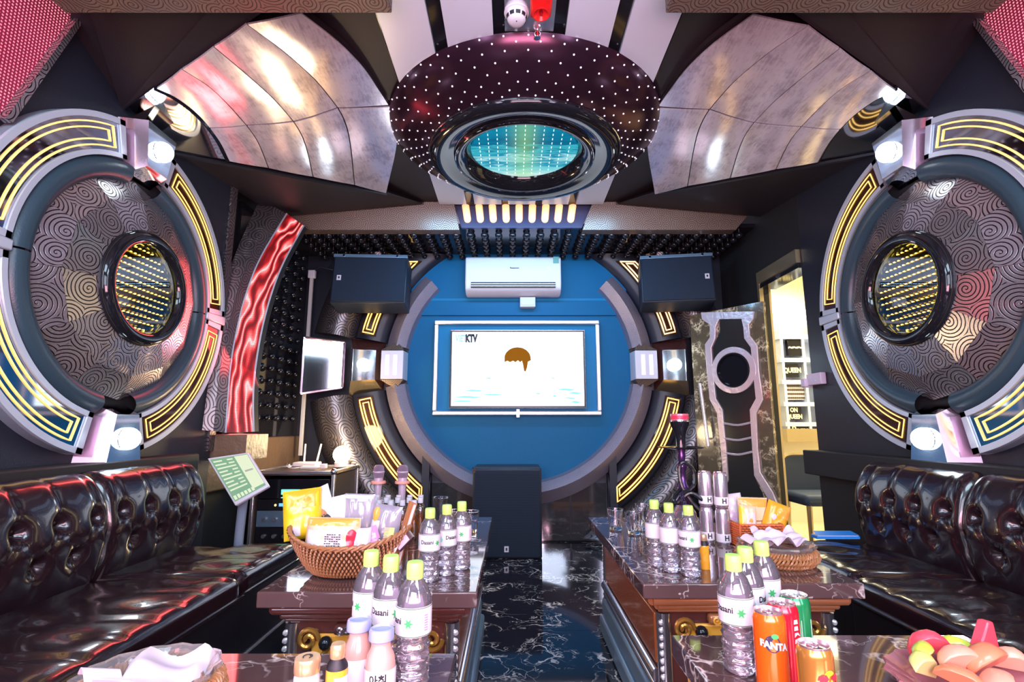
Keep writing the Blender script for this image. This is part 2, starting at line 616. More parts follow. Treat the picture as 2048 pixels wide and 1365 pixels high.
# ================================================================== room shell
WX = 1.815           # side walls
YB = 4.45            # back wall
ZC = 2.62            # ceiling
b = MB(); b.box(-2.2, 3.9, -1.5, 5.4, -0.12, -0.004)
floor = struct(b.build('floor', M['matte_black']))
for i in range(5):
    for j in range(7):
        x0, y0 = -2.0 + i * .8 + .18, -0.62 + j * .8
        b = MB(); b.box(x0 + .0012, x0 + .7988, y0 + .0012, y0 + .7988, -0.004, 0.0)
        b.build('tile', M['floor_marble'], floor)
b = MB(); b.box(2.2, 3.9, 3.0, 5.4, -0.004, 0.0)
b.build('tile', mat('corridor_floor', (0.75, 0.62, 0.42), 0.2), floor)

b = MB(); b.box(-2.1, 2.1, -1.5, 3.74, ZC, ZC + .1); ceiling = struct(b.build('ceiling', M['ceiling_black']))
b = MB(); b.box(-WX - .1, -WX, -1.5, 3.04, 0, ZC); struct(b.build('wall_left', M['dark_leather_wall']))
b = MB(); b.box(-2.05, -1.93, 3.04, YB, 0, ZC); struct(b.build('wall_left_rear', M['matte_black']))
b = MB(); b.box(WX, WX + .1, -1.5, 3.18, 0, ZC); struct(b.build('wall_right', M['dark_leather_wall']))
b = MB(); b.box(WX, WX + .1, 3.18, YB + .1, 1.99, ZC); b.box(WX, WX + .1, 3.80, YB, 0, 1.99)
struct(b.build('wall_right_rear', M['matte_black']))
b = MB(); b.box(-2.05, WX + .1, YB, YB + .1, 0, ZC); struct(b.build('wall_back', M['dark_leather_wall']))
b = MB(); b.box(-2.1, 2.1, -1.5, -1.4, 0, ZC); struct(b.build('wall_front', M['dark_leather_wall']))

# ledge running along the side walls behind the sofas
for s, y1 in ((1, 3.17), (-1, 2.75)):
    b = MB(); b.box(min(s * WX, s * 1.70), max(s * WX, s * 1.70), 0.5, y1, .66, .80)
    struct(b.build('trim_ledge', M['matte_black'], bevel=.006))
# low plinth panels under the ledges
for s, y1 in ((1, 3.12), (-1, 2.70)):
    b = MB(); b.box(min(s * WX, s * 1.76), max(s * WX, s * 1.76), 0.5, y1, 0, .66)
    struct(b.build('trim_plinth', M['matte_black']))

# ================================================================== ceiling: strips, fans, beams
for k, xs in enumerate(([-.61, -.405], [-.343, -.14], [.168, .365], [.424, .628])):
    b = MB(); b.box(xs[0], xs[1], 0.6, 3.66, ZC - .022, ZC)
    b.build('ceiling_strip', M['strip_white'], ceiling)
b = MB(); b.box(-.09, .115, 3.05, 3.66, ZC - .022, ZC); b.build('ceiling_strip', M['strip_white'], ceiling)
b = MB(); b.box(-.62, .64, 0.6, 3.66, ZC - .004, ZC); b.build('strip_bed', M['gloss_black'], ceiling)

# aluminium plate with the detectors
pe = at(1056, 61, Z=ZC - .02)
b = MB(); b.box(-.09, .115, 1.2, pe.y, ZC - .024, ZC)
plate = b.build('mounting_plate', M['alu']); tag(plate, 'brushed metal ceiling plate carrying smoke detector and red alarm', 'ceiling plate')
c = at(1033, 36, Z=ZC - .05)
sd = empty('smoke_detector', (c.x, c.y, ZC - .024), 'round white smoke detector on the ceiling plate', 'smoke detector')
b = MB(); b.lathe([(0, -.052), (.022, -.050), (.034, -.043), (.040, -.030), (.044, -.018), (.044, -.008), (.05, -.006), (.05, 0), (0, 0)], sd.location, n=32)
b.build('housing', M['white_plastic'], sd)
for k in range(10):
    a0 = 2 * PI * k / 10 + .08
    b = MB()
    b.lathe([(.0395, -.036), (.0425, -.0225), (.0405, -.0225), (.0375, -.036)], sd.location, n=4, a0=a0, a1=a0 + .46)
    b.build('smoke_vent', M['ink'], sd)
b = MB(); b.sphere((sd.location.x, sd.location.y - .012, ZC - .074), .003, n=8); b.build('indicator_lamp', M['ink'], sd)
c = at(1082, 20, Z=ZC - .05)
al = empty('alarm_sounder', (c.x, c.y, ZC - .024), 'red fire alarm sounder on the ceiling plate', 'alarm')
x, y, z = al.location
b = MB(); b.box(x - .042, x + .042, y - .06, y + .038, z - .03, z); b.build('back_box', M['red_plastic'], al, bevel=.008)
b = MB(); b.lathe([(.018, -.03), (.034, -.052), (.030, -.052), (.014, -.034), (0, -.034)], (x, y - .004, z), n=24); b.build('horn', M['red_plastic'], al)
b = MB(); b.cyl((x, y - .004, z - .03), (x, y - .004, z - .054), .007, .004, 10); b.build('horn_tip', mat('dark_red', (.25, .005, .01), .4), al)
c = at(1075, 72, Z=ZC - .05)
sp = empty('sprinkler_head', (c.x, c.y, ZC), 'small chrome fire sprinkler head at the edge of the plate', 'sprinkler')
x, y, z = sp.location
b = MB(); b.lathe([(0, 0), (.02, 0), (.02, -.004), (.009, -.008), (.008, -.028), (0, -.028)], (x, y, z), n=16); b.build('escutcheon', M['chrome'], sp)
b = MB()
for s in (-1, 1):
    b.tube([(x + s * .007, y, z - .027), (x + s * .013, y, z - .04), (x + s * .006, y, z - .055), (x, y, z - .058)], .0022, 6)
b.build('yoke', M['chrome'], sp)
b = MB(); b.cyl((x, y, z - .058), (x, y, z - .061), .013, n=12); b.build('deflector', M['chrome'], sp)
b = MB(); b.cyl((x, y, z - .028), (x, y, z - .056), .003, n=8); b.build('glass_bulb', M['red_plastic'], sp)

# ceiling fans of aluminium sheets, one over each side
TIP = V((-1.80, 2.27, 2.345))
FN = V((-.235, 0.0, 1.0)).normalized()
A0 = [(310, 175), (352, 196), (397, 232), (432, 275), (455, 320)]
A1 = [(362, 134), (420, 172), (470, 222), (512, 275), (537, 334)]
A2 = [(425, 88), (505, 156), (563, 212), (605, 272), (626, 352)]
A3 = [(490, 42), (580, 110), (650, 180), (694, 255), (709, 369)]
A4 = [(600, 20), (690, 92), (750, 165), (795, 262), (772, 386)]
ARCS = [A0, A1, A2, A3, A4]
def mir(p, s): return V((p.x if s < 0 else -p.x, p.y, p.z))
# the fan is one slightly sloped sheet rising from the wall towards the middle of the room
def fanp(px): return at(px[0], px[1], plane=(TIP, FN))
FA = [[fanp(p) for p in a] for a in ARCS]
FA = [spline(a, 24) for a in FA]
f_front = fanp((540, 20)); f_back = FA[4][-1]; t_front = fanp((242, 225)); t_back = fanp((342, 306))
for s in (-1, 1):
    nm = 'red LED column' if s < 0 else 'doorway'
    fan = empty('ceiling_fan_panel', mir(TIP, s), 'fan-shaped mirror-metal ceiling panel on the side of the %s' % nm, 'ceiling panel')
    for k in range(4):
        lo, hi = FA[k], FA[k + 1]
        for (i0, i1) in ((0, 15), (15, 24)):
            def fn(u, v, lo=lo, hi=hi, i0=i0, i1=i1):
                e = .012
                uu = e + u * (1 - 2 * e); vv = e + v * (1 - 2 * e)
                t = i0 + (i1 - i0) * uu
                i = min(int(t), 23); fr = t - i
                p = lo[i].lerp(lo[i + 1], fr).lerp(hi[i].lerp(hi[i + 1], fr), vv)
                p = p + FN * (-.010 + .003 * noise.noise(p * 4 + V((k, 0, 0))) - .003 * math.sin(PI * vv))
                return mir(p, s)
            b = MB(); b.slab(fn, 12, 6, .008)
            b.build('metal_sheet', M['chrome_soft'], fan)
    b = MB(); b.prism([mir(p + FN * .002, s) for p in [t_front] + FA[0] + [t_back]], FN * .01)
    b.build('mirror_pane', M['smoked_mirror'], fan)
    # dark backing and rim
    b = MB(); b.prism([mir(p + FN * .013, s) for p in [t_front] + FA[4] + [t_back]], FN * .02)
    b.build('backing', M['ceiling_black'], fan)
    b = MB(); b.tube([mir(p - FN * .004, s) for p in FA[0]], .011, 6); b.build('inner_rim', M['gloss_black'], fan)
    b = MB(); b.tube([mir(t_back - FN * .004, s), mir(f_back - FN * .004, s)], .013, 6); b.build('edge_bar', M['black_plastic'], fan)
    # sloping dark ceiling faces on both sides of the fan
    w1 = V((-WX, 1.35, 2.36)); w2 = V((-WX, 2.22, 2.33))
    e1 = at(160, 24, Z=2.58); e2 = at(520, 22, Z=2.60); 
    b = MB(); b.prism([mir(p, s) for p in (V((-WX, 1.80, 2.52)), w2, t_front + FN * .012, f_front + FN * .012, V((f_front.x, 1.60, 2.6)), V((-1.65, 1.62, 2.58)))], (0, 0, .012))
    struct(b.build('trim_ceiling_slope', M['ceiling_black']))
    b = MB()
    q = [t_back + FN * .01, f_back + FN * .01, V((-.72, 3.66, 2.60)), V((-WX, 3.66, 2.50)), V((-WX, 2.4, 2.36))]
    b.add([mir(p, s) for p in q] + [mir(p + V((0, 0, .012)), s) for p in q], [(0, 1, 2), (0, 2, 3), (0, 3, 4), (5, 6, 7), (5, 7, 8), (5, 8, 9)])
    struct(b.build('trim_ceiling_slope', M['ceiling_black'], flip=False))
    # front wallpapered beam and its corner post
    xa, xb = (-1.66, -.49)
    b = MB(); b.box(min(s * -xa, s * -xb), max(s * -xa, s * -xb), 1.36, 1.62, 2.405, ZC - .03)
    struct(b.build('trim_beam_front', M['swirl_bronze'], bevel=.004))
    # LED matrix in the corner above the ring, framed by a wallpapered strip
    P = [at(px, py, X=-WX) for px, py in ((-60, -40), (128, -40), (146, 30), (0, 222), (-60, 300))]
    nmx = 'beside the red-lit side wall' if s < 0 else 'on the doorway side wall'
    lm = empty('led_matrix', mir(P[2], s), 'corner panel of pink LED dots above the ring %s' % nmx, 'LED panel')
    b = MB(); b.prism([mir(p + V((.004, 0, 0)), s) for p in P], (-s * .014, 0, 0)); b.build('led_board', M.get('led_pink') or mat('led_pink', (.2, .01, .04), .4), lm)
    Q = [at(px, py, X=-WX + .02) for px, py in ((152, 22), (160, 32), (8, 246), (-6, 236))]
    b = MB(); b.prism([mir(p, s) for p in Q], (-s * .03, 0, 0)); b.build('frame_strip', M['swirl_pewter'], lm)
    # rear beam
    L = at(572, 405, Y=3.70); R = at(908, 405, Y=3.70)
    zt, zb = at(740, 404, Y=3.70).z, at(740, 458, Y=3.70).z
    xo = L.x if s < 0 else -at(1517, 405, Y=3.7).x
    xi = R.x if s < 0 else -at(1186, 405, Y=3.7).x
    xo2 = xo if s < 0 else -at(1474, 460, Y=3.7).x
    xi2 = -at(1166, 458, Y=3.7).x if s > 0 else at(918, 458, Y=3.7).x
    pts = [V((xo, 3.66, zt)), V((xi, 3.66, zt)), V((xi2, 3.72, zb)), V((xo2, 3.72, zb))]
    b = MB(); b.prism([mir(p, s) for p in pts], (0, .09, 0))
    struct(b.build('trim_beam_rear', M['swirl_bronze']))
def led_mat(name, pitch, c1, c2, dot=0.30, strength=3.0, pattern=None):
    m = M.get(name)
    nt = m.node_tree; bb = nt.nodes['Principled BSDF']
    uv = N(nt, 'UVMap')
    sp = nt.nodes.new('ShaderNodeSeparateXYZ'); nt.links.new(uv.outputs[0], sp.inputs[0])
    fx = math_(nt, 'SUBTRACT', math_(nt, 'FRACT', math_(nt, 'ADD', math_(nt, 'DIVIDE', sp.outputs[0], pitch), 100.0)), 0.5)
    fy = math_(nt, 'SUBTRACT', math_(nt, 'FRACT', math_(nt, 'ADD', math_(nt, 'DIVIDE', sp.outputs[1], pitch), 100.0)), 0.5)
    rr = math_(nt, 'SQRT', math_(nt, 'ADD', math_(nt, 'MULTIPLY', fx, fx), math_(nt, 'MULTIPLY', fy, fy)))
    on = math_(nt, 'LESS_THAN', rr, dot)
    if pattern:
        wv = nt.nodes.new('ShaderNodeTexWave'); wv.inputs['Scale'].default_value = pattern[0]; wv.inputs['Distortion'].default_value = pattern[1]
        wv.inputs['Detail'].default_value = 1.5
        wv.inputs['Detail Scale'].default_value = 1.6
        mp = nt.nodes.new('ShaderNodeMapping'); mp.inputs['Rotation'].default_value[2] = pattern[2]; mp.inputs['Scale'].default_value = (1.0, .35, 1)
        nt.links.new(uv.outputs[0], mp.inputs[0]); nt.links.new(mp.outputs[0], wv.inputs['Vector'])
        colr = ramp(nt, wv.outputs['Fac'], [(0.0, (c1[0] * .08, 0, 0)), (.40, c1), (.70, c2), (.93, (1, .30, .30)), (1.0, (1, .75, .75))])
        st = math_(nt, 'ADD', math_(nt, 'MULTIPLY', on, strength), strength * .25)
    else:
        no = N(nt, 'TexNoise', Scale=2.5); nt.links.new(uv.outputs[0], no.inputs['Vector'])
        colr = mixc(nt, no.outputs['Fac'], c1, c2)
        st = math_(nt, 'ADD', math_(nt, 'MULTIPLY', on, strength), .06)
    nt.links.new(colr, bb.inputs['Emission Color']); nt.links.new(st, bb.inputs['Emission Strength'])
led_mat('led_pink', 0.0125, (1.0, .08, .14), (1.0, .30, .40), .27, 1.5)
mat('led_red', (.15, .01, .01), .4)
led_mat('led_red', 0.007, (.50, .008, .015), (1.0, .10, .10), .40, 1.0, (5.0, 13.0, .35))

# ================================================================== ceiling lens
LC = V((0.01, 2.69, 0))
lens = empty('ceiling_lens_light', (LC.x, LC.y, ZC), 'round studded ceiling drum with black rim and sea-blue reflection painted on its glass', 'ceiling light')
prof = [(.755, 2.60), (.73, 2.56), (.66, 2.51), (.585, 2.465), (.53, 2.445)]
b = MB(); b.lathe(prof, (LC.x, LC.y, 0), n=64); b.build('drum', mat('drum_metal', (.062, .024, .045), .20, .75), lens, sharp=60)
b = MB()
for k in range(8):
    t = (k + .5) / 8
    i = min(int(t * 4), 3); f = t * 4 - i
    r = prof[i][0] * (1 - f) + prof[i + 1][0] * f
    z = prof[i][1] * (1 - f) + prof[i + 1][1] * f
    n = 44
    for j in range(n):
        a = 2 * PI * (j + .5 * (k % 2)) / n
        d = V((math.cos(a) * .5, math.sin(a) * .5, -.87)).normalized()
        b.dome((LC.x + r * math.cos(a), LC.y + r * math.sin(a), z), d, .0046, .005, 6)
stuff(b.build('drum_studs', M['led_white'], lens))
b = MB(); b.lathe([(.535, 2.455), (.535, 2.432), (.515, 2.415), (.47, 2.410), (.43, 2.422), (.395, 2.430), (.385, 2.418), (.365, 2.414), (.34, 2.43), (.305, 2.468), (.30, 2.49)], (LC.x, LC.y, 0), n=72)
b.build('rim', M['gloss_black'], lens, sharp=60)
for r, z in ((.535, 2.436), (.388, 2.416)):
    b = MB(); b.tube([(LC.x + r * math.cos(2 * PI * k / 72), LC.y + r * math.sin(2 * PI * k / 72), z) for k in range(72)], .0022, 5, closed=True)
    b.build('rim_bead', M['chrome'], lens)
m, nt, bb = new_mat('lens_sea_reflection')  # sea mirrored from the television, painted as emission on the glass
tc = N(nt, 'TexCoord'); sp_ = nt.nodes.new('ShaderNodeSeparateXYZ')
nt.links.new(tc.outputs['Object'], sp_.inputs[0])
mp = nt.nodes.new('ShaderNodeMapping'); mp.inputs['Scale'].default_value = (2.0, 9.0, 1)
nt.links.new(tc.outputs['Object'], mp.inputs[0])
no = N(nt, 'TexNoise', Scale=2.2, Detail=4.0, Distortion=1.2); nt.links.new(mp.outputs[0], no.inputs['Vector'])
yy = math_(nt, 'MULTIPLY_ADD', sp_.outputs[1], -1.6, .5)       # near side of the glass -> dark sky, far side -> foam
sky = ramp(nt, math_(nt, 'ADD', yy, math_(nt, 'MULTIPLY_ADD', no.outputs['Fac'], .5, -.25)), [(0.0, (.7, .95, .95)), (.16, (.20, .72, .80)), (.29, (.0, .30, .48)), (.37, (.40, .85, .88)), (.44, (.0, .28, .46)), (.52, (.06, .55, .66)), (.58, (.0, .14, .28)), (1.0, (.0, .34, .52))])
gx = math_(nt, 'MULTIPLY', sp_.outputs[0], 14.0)
gl = math_(nt, 'EXPONENT', math_(nt, 'MULTIPLY', math_(nt, 'MULTIPLY', gx, gx), -1.0))
colr = mixc(nt, math_(nt, 'MULTIPLY', gl, .38), sky, (.45, .9, .15))
nt.links.new(colr, bb.inputs['Emission Color']); bb.inputs['Emission Strength'].default_value = .70
bb.inputs['Base Color'].default_value = (.01, .03, .05, 1); bb.inputs['Roughness'].default_value = .4; bb.inputs['Specular IOR Level'].default_value = 0
b = MB(); b.lathe([(.303, 2.482), (0, 2.482)], (LC.x, LC.y, 0), n=48); b.build('glass', M['lens_sea_reflection'], lens)
b = MB()
for i in range(-5, 6):
    for j in range(-6, 7):
        x, y = i * .05, j * .042
        if x * x + y * y < .28 ** 2:
            b.box(LC.x + x - .0022, LC.x + x + .0022, LC.y + y - .008, LC.y + y + .008, 2.478, 2.4805)
stuff(b.build('led_dots', mat('led_cyan', (1, 1, 1), .4, emit=(.5, 1, 1), es=.8, spec=0.0), lens))

# nine orange lamps in the gap of the rear beam
y0 = 3.70
zt, zb = at(1036, 404, Y=3.69).z, at(1036, 452, Y=3.72).z
xl0, xl1 = at(906, 404, Y=3.69).x, at(1186, 404, Y=3.69).x
xb0, xb1 = at(922, 452, Y=3.72).x, at(1165, 452, Y=3.72).x
lp = empty('beam_lamp_row', (0, 3.74, zb), 'dark panel with nine glowing orange lamps above the air conditioner', 'lamp row')
b = MB(); b.prism([(xl0, 3.74, zt), (xl1, 3.74, zt), (xb1, 3.76, zb), (xb0, 3.76, zb)], (0, .03, 0)); b.build('back_panel', mat('indigo_panel', (.05, .045, .09), .3), lp)
for k in range(9):
    t0, t1 = at(931 + k * 26.8, 412, Y=3.73), at(935 + k * 25.8, 439, Y=3.75)
    b = MB(); b.cyl(t0, t1, .028, n=14, caps=False); b.sphere(t0, .028, n=12); b.sphere(t1, .028, n=12)
    b.build('lamp_tube', M['lamp_orange'], lp)

# studded ceiling panel in front of the back wall, and studded panel on the rear of the left wall
ZS = 2.455
b = MB(); b.box(-1.93, WX, 3.76, YB, ZS, ZS + .03)
sc_ = struct(b.build('ceiling_studded_panel', M['gloss_black']))
def stud_mesh():
    b = MB(); b.lathe([(.011, 0), (.011, -.014), (.024, -.022), (.029, -.036), (.024, -.052), (.012, -.061), (0, -.063)], (0, 0, 0), n=12)
    return b
st0 = stud_mesh().build('stud', M['gloss_black'], sc_, local=True)
first = True
for j in range(6):
    for i in range(32):
        x = -1.72 + i * .111 + (.0 if j % 2 == 0 else 0.0)
        if abs(x) > 1.75: continue
        o = st0 if first else st0.copy()
        if not first:
            COL.objects.link(o); o.parent = sc_
        first = False
        o.location = (x, 3.83 + j * .105, ZS)
b = MB(); b.box(-1.93, -1.90, 3.30, YB, .62, 2.46)
sw = struct(b.build('trim_studded_panel', M['gloss_black']))
wst = MB(); wst.lathe([(.010, 0), (.010, .012), (.021, .019), (.026, .032), (.021, .046), (.011, .054), (0, .056)], (0, 0, 0), (1, 0, 0), n=12)
ws0 = wst.build('stud', M['gloss_black'], sw, local=True)
first = True
for j in range(16):
    for i in range(6):
        o = ws0 if first else ws0.copy()
        if not first:
            COL.objects.link(o); o.parent = sw
        first = False
        o.location = (-1.90, 3.52 + i * .15, 1.00 + j * .092)
b = MB(); b.box(-1.93, -1.86, 3.10, YB, .55, .86); struct(b.build('trim_lower_left', mat('brown_leatherette', (.14, .085, .05), .4, bump=(25, .4)), bevel=.01))

# ================================================================== wall roundels
def roundel(s):
    def P(u, v, w): return V((s * (WX - w), 2.222 + u * 1.02, 1.55 + v * 1.02))
    side = 'on the wall beside the red LED column' if s < 0 else 'on the wall beside the open doorway'
    rd = empty('wall_roundel', P(0, 0, 0), 'huge neon ring medallion with yellow-lit porthole %s' % side, 'wall decoration')
    # grey ring in four quarters with amber glass and neon loops
    for a0, a1 in ((2.2, 77.5), (-77.5, -2.2), (102.5, 177.8), (182.2, 257.5)):
        b = MB(); b.arc(P, .555, .575, a0, a1, 0, .058, 24); b.arc(P, .697, .720, a0, a1, 0, .058, 24)
        b.arc(P, .555, .720, a0, a1, 0, .044, 24)
        for (p, q) in ((a0, a0 + 2.4), (a1 - 2.4, a1)):
            b.arc(P, .555, .720, p, q, 0, .058, 3)
        seg = b.build('ring_segment', M['ring_grey'], rd)
        near = 90 < (a0 + a1) / 2 < 270
        b = MB(); b.arc(P, .576, .696, a0 + 2.6, a1 - 2.6, .040, .050, 24)
        b.build('glass_panel', M['smoked_mirror'] if near else M['amber_glass'], seg)
        for k in range(2):
            g = .016 + k * .022
            ag = math.degrees((.030 + k * .026) / .64) + 2.6
            r0, r1 = .576 + g, .696 - g
            pts = [P(r0 * math.cos(math.radians(a0 + ag + (a1 - a0 - 2 * ag) * i / 22)), r0 * math.sin(math.radians(a0 + ag + (a1 - a0 - 2 * ag) * i / 22)), .053) for i in range(23)]
            pts += [P(r1 * math.cos(math.radians(a1 - ag - (a1 - a0 - 2 * ag) * i / 22)), r1 * math.sin(math.radians(a1 - ag - (a1 - a0 - 2 * ag) * i / 22)), .053) for i in range(23)]
            b = MB(); b.tube(pts, .0031, 5, closed=True); b.build('neon_tube', M['neon_yellow'], seg)
    # small divider wedges at three and nine o'clock
    for a in (0, 180):
        b = MB(); b.arc(P, .55, .725, a - 2.0, a + 2.0, 0, .066, 2); b.build('divider', M['ring_grey'], rd, bevel=.006)
    # padded tube, four pieces
    for a0, a1 in ((.4, 80), (-80, -.4), (100, 179.6), (180.4, 260)):
        def fn(u, v, a0=a0, a1=a1):
            a = math.radians(a0 + (a1 - a0) * u)
            th = PI * v
            r = .508 + .05 * math.cos(th); w = .058 * math.sin(th) + .012
            return P(r * math.cos(a), r * math.sin(a), w)
        b = MB(); b.grid(fn, 28, 10); b.build('padding', M['padding_leather'], rd)
    b = MB(); b.arc(P, .0, .56, 0, 360, -.01, .012, 48); b.build('backing_disc', M['matte_black'], rd)
    # faceted cone covered with spiral wallpaper: two tiers of flat panels
    n = 12
    R = [(.485, .03), (.385, .084), (.250, .115)]
    for t in range(2):
        for k in range(n):
            off0, off1 = .5 * t, .5 * t
            a0, a1 = 2 * PI * (k + .12) / n, 2 * PI * (k + 1.12) / n
            (ra, wa), (rb, wb) = R[t], R[t + 1]
            q = [P(ra * math.cos(a0), ra * math.sin(a0), wa), P(ra * math.cos(a1), ra * math.sin(a1), wa), P(rb * math.cos(a1), rb * math.sin(a1), wb), P(rb * math.cos(a0), rb * math.sin(a0), wb)]
            c = (q[0] + q[1] + q[2] + q[3]) / 4
            q = [c + (p - c) * .994 for p in q]
            nn = (q[1] - q[0]).cross(q[3] - q[0]).normalized() * .006
            if nn.dot(P(0, 0, 1) - P(0, 0, 0)) > 0: nn = -nn
            nn = nn + (P(0, 0, .0015 * ((k * 5 + t) % 3)) - P(0, 0, 0)) * 0
            b = MB(); b.prism(q, nn); b.build('facet', M['swirl_pewter'] if (k + t) % 2 or s > 0 else M['swirl_pewter'], rd)
    # porthole
    ax = V((-s, 0, 0))
    b = MB(); b.lathe([(.258, .105), (.258, .128), (.247, .146), (.226, .153), (.208, .146), (.198, .130), (.190, .100), (.188, .06)], P(0, 0, 0), ax, 56)
    port = b.build('porthole_rim', M['gloss_black'], rd, sharp=60)
    b = MB(); b.lathe([(.191, .088), (0, .088)], P(0, 0, 0), ax, 40); b.build('mirror_back', mat('amber_mirror', (.16, .115, .03), .08, .9) if 'amber_mirror' not in M else M['amber_mirror'], port)
    b = MB()
    for j in range(-6, 7):
        for i in range(-7, 8):
            u, v = i * .0255, j * .029
            if u * u + v * v < .183 ** 2:
                b.sphere(P(u, v, .091), .0036, (1, 1.7, .8), 6)
    stuff(b.build('led_dots', M['led_yellow'], port))
    b = MB(); b.lathe([(.199, .126), (0, .126)], P(0, 0, 0), ax, 40); b.build('porthole_glass', M['pane_glass'], port)
    # mirror keystone lamps at twelve and six o'clock
    for a in (90, 270):
        where = 'top' if a == 90 else 'bottom'
        ri, ro = .50, .752
        h = 10
        c = P(.66 * math.cos(math.radians(a)), .66 * math.sin(math.radians(a)), 0)
        kl = empty('keystone_lamp', c, 'mirrored keystone lamp with white bulb at %s of the ring near the %s' % (where, 'LED column' if s < 0 else 'doorway'), 'wall lamp')
        def Q(r, da, w):
            t = math.radians(a + da)
            return P(r * math.cos(t), r * math.sin(t), w)
        base = [Q(ri, -h, 0), Q(ri, h, 0), Q(ro, h, 0), Q(ro, -h, 0)]
        wi, wo = (.108, .112)
        ins = 3.4
        top = [Q(ri + .05, -h + ins, wi), Q(ri + .05, h - ins, wi), Q(ro, h - ins * .8, wo), Q(ro, -h + ins * .8, wo)]
        names = ['inner_face', 'side_face', 'outer_face', 'side_face']
        b = MB(); b.poly(top); hs = b.build('front_mirror', mat('lamp_mirror', (.62, .70, .78), .07, .9) if 'lamp_mirror' not in M else M['lamp_mirror'], kl)
        for k in range(4):
            b = MB(); b.poly([base[k], base[(k + 1) % 4], top[(k + 1) % 4], top[k]])
            b.build(names[k], M['pink_mirror'] if names[k] == 'side_face' else M['chrome'], kl)
        cb = (top[0] + top[1] + top[2] + top[3]) / 4
        nn = (top[1] - top[0]).cross(top[3] - top[0]).normalized()
        if nn.x * -s < 0: nn = -nn
        b = MB(); b.cyl(cb - nn * .004, cb + nn * .003, .047, n=20); b.build('bulb_collar', M['chrome'], kl)
        b = MB(); b.sphere(cb + nn * .008, .047, n=20); b.build('bulb', M['bulb_white'], kl)
    return rd
roundel(-1)
roundel(1)

# dark spiral paper between ring and LED column
b = MB(); b.box(-WX, -WX + .012, 3.0, 3.06, .80, 2.46); struct(b.build('trim_wallpaper_strip', M['swirl_dark']))

# ================================================================== red LED column
Lp = [(452, 866), (456, 800), (462, 730), (474, 660), (492, 590), (522, 515), (574, 428)]
Rp = [(508, 864), (507, 800), (511, 740), (524, 662), (543, 590), (568, 525), (608, 452)]
def lcol(u):
    k = u * 6; i = min(int(k), 5); f = k - i
    return i, f
yl = [3.06, 3.07, 3.09, 3.14, 3.21, 3.32, 3.52]
LP = spline([at(p[0], p[1], Y=y) for p, y in zip(Lp, yl)], 30)
RP = spline([at(p[0], p[1], Y=y + .10) for p, y in zip(Rp, yl)], 30)
led = empty('led_column', LP[0], 'tall curved column of glowing red LED video on the side wall', 'LED panel')
b = MB()
lens_ = [0]
for i in range(1, 31): lens_.append(lens_[-1] + (LP[i] - LP[i - 1]).length)
vs = []; fs = []; uvs = []
for i in range(31): vs += [LP[i], RP[i]]
for i in range(30):
    fs.append((2 * i, 2 * i + 1, 2 * i + 3, 2 * i + 2)); uvs.append([(0, lens_[i]), (.17, lens_[i]), (.17, lens_[i + 1]), (0, lens_[i + 1])])
b.add(vs, fs, uvs); b.build('led_screen', M['led_red'], led)
area('led_column_glow', (LP[12] + RP[12]) / 2 + V((.04, -.06, 0)), (-1.0, 1.6, .4), .16, 1.2, 6, (1.0, .10, .10))
bk = V((0, .03, 0))
b = MB()
for i in range(30):
    b.hexa([LP[i] + bk * .1, RP[i] + bk * .1, RP[i] + bk * 2, LP[i] + bk * 2, LP[i + 1] + bk * .1, RP[i + 1] + bk * .1, RP[i + 1] + bk * 2, LP[i + 1] + bk * 2])
b.build('housing', M['matte_black'], led)
for E in (LP, RP):
    b = MB(); b.tube([p - bk * .15 for p in E], .0055, 6); b.build('edge_trim', M['ring_grey'], led)
# padded spiral cheek joining the column to the side wall
b = MB()
vs = []; fs = []; uvs = []
for i in range(31):
    p = LP[i]; q = V((-WX - .03, p.y - .13, p.z + .02))
    vs += [p, p.lerp(q, .5) + V((.03, -.03, 0)), q]
for i in range(30):
    for k in range(2):
        fs.append((3 * i + k, 3 * i + k + 1, 3 * i + k + 4, 3 * i + k + 3)); uvs.append([(k * .1, lens_[i]), (k * .1 + .1, lens_[i]), (k * .1 + .1, lens_[i + 1]), (k * .1, lens_[i + 1])])
b.add(vs, fs, uvs); b.build('side_cheek', M['swirl_dark'], led)
b = MB(); p, q = LP[0], RP[0]
b.hexa([(-1.93, 3.04, p.z - .16), (q.x, 3.08, p.z - .16), (q.x, 3.35, p.z - .16), (-1.93, 3.35, p.z - .16), (-1.93, 3.04, p.z - .012), (q.x, 3.08, p.z - .012), (q.x, 3.35, p.z - .012), (-1.93, 3.35, p.z - .012)])
b.build('foot_block', M['brown_leatherette'], led)
# ================================================================== back wall
def PB(u, v, w): return V((u, YB - w, 1.445 + v))
def arcgrid(b, P, prof, a0, a1, n=28, clip=None):
    """ring moulding: prof = [(r, w)], swept between two angles; clip(r) may give its own end angle"""
    L = [0]
    for k in range(1, len(prof)): L.append(L[-1] + math.dist(prof[k], prof[k - 1]))
    m = len(prof)
    vs, fs, uvs = [], [], []
    for i in range(n + 1):
        for k, (r, w) in enumerate(prof):
            e = clip(r) if clip else a1
            a = math.radians(a0 + (e - a0) * i / n)
            vs.append(P(r * math.cos(a), r * math.sin(a), w))
    rm = sum(r for r, w in prof) / m
    for i in range(n):
        for k in range(m - 1):
            fs.append((i * m + k, (i + 1) * m + k, (i + 1) * m + k + 1, i * m + k + 1))
            u0, u1 = [math.radians(a1 - a0) * t / n * rm for t in (i, i + 1)]
            uvs.append([(u0, L[k]), (u1, L[k]), (u1, L[k + 1]), (u0, L[k + 1])])
    fs.append(tuple(range(m))); uvs.append(None)
    fs.append(tuple(n * m + k for k in range(m))); uvs.append(None)
    return b.add(vs, fs, uvs)

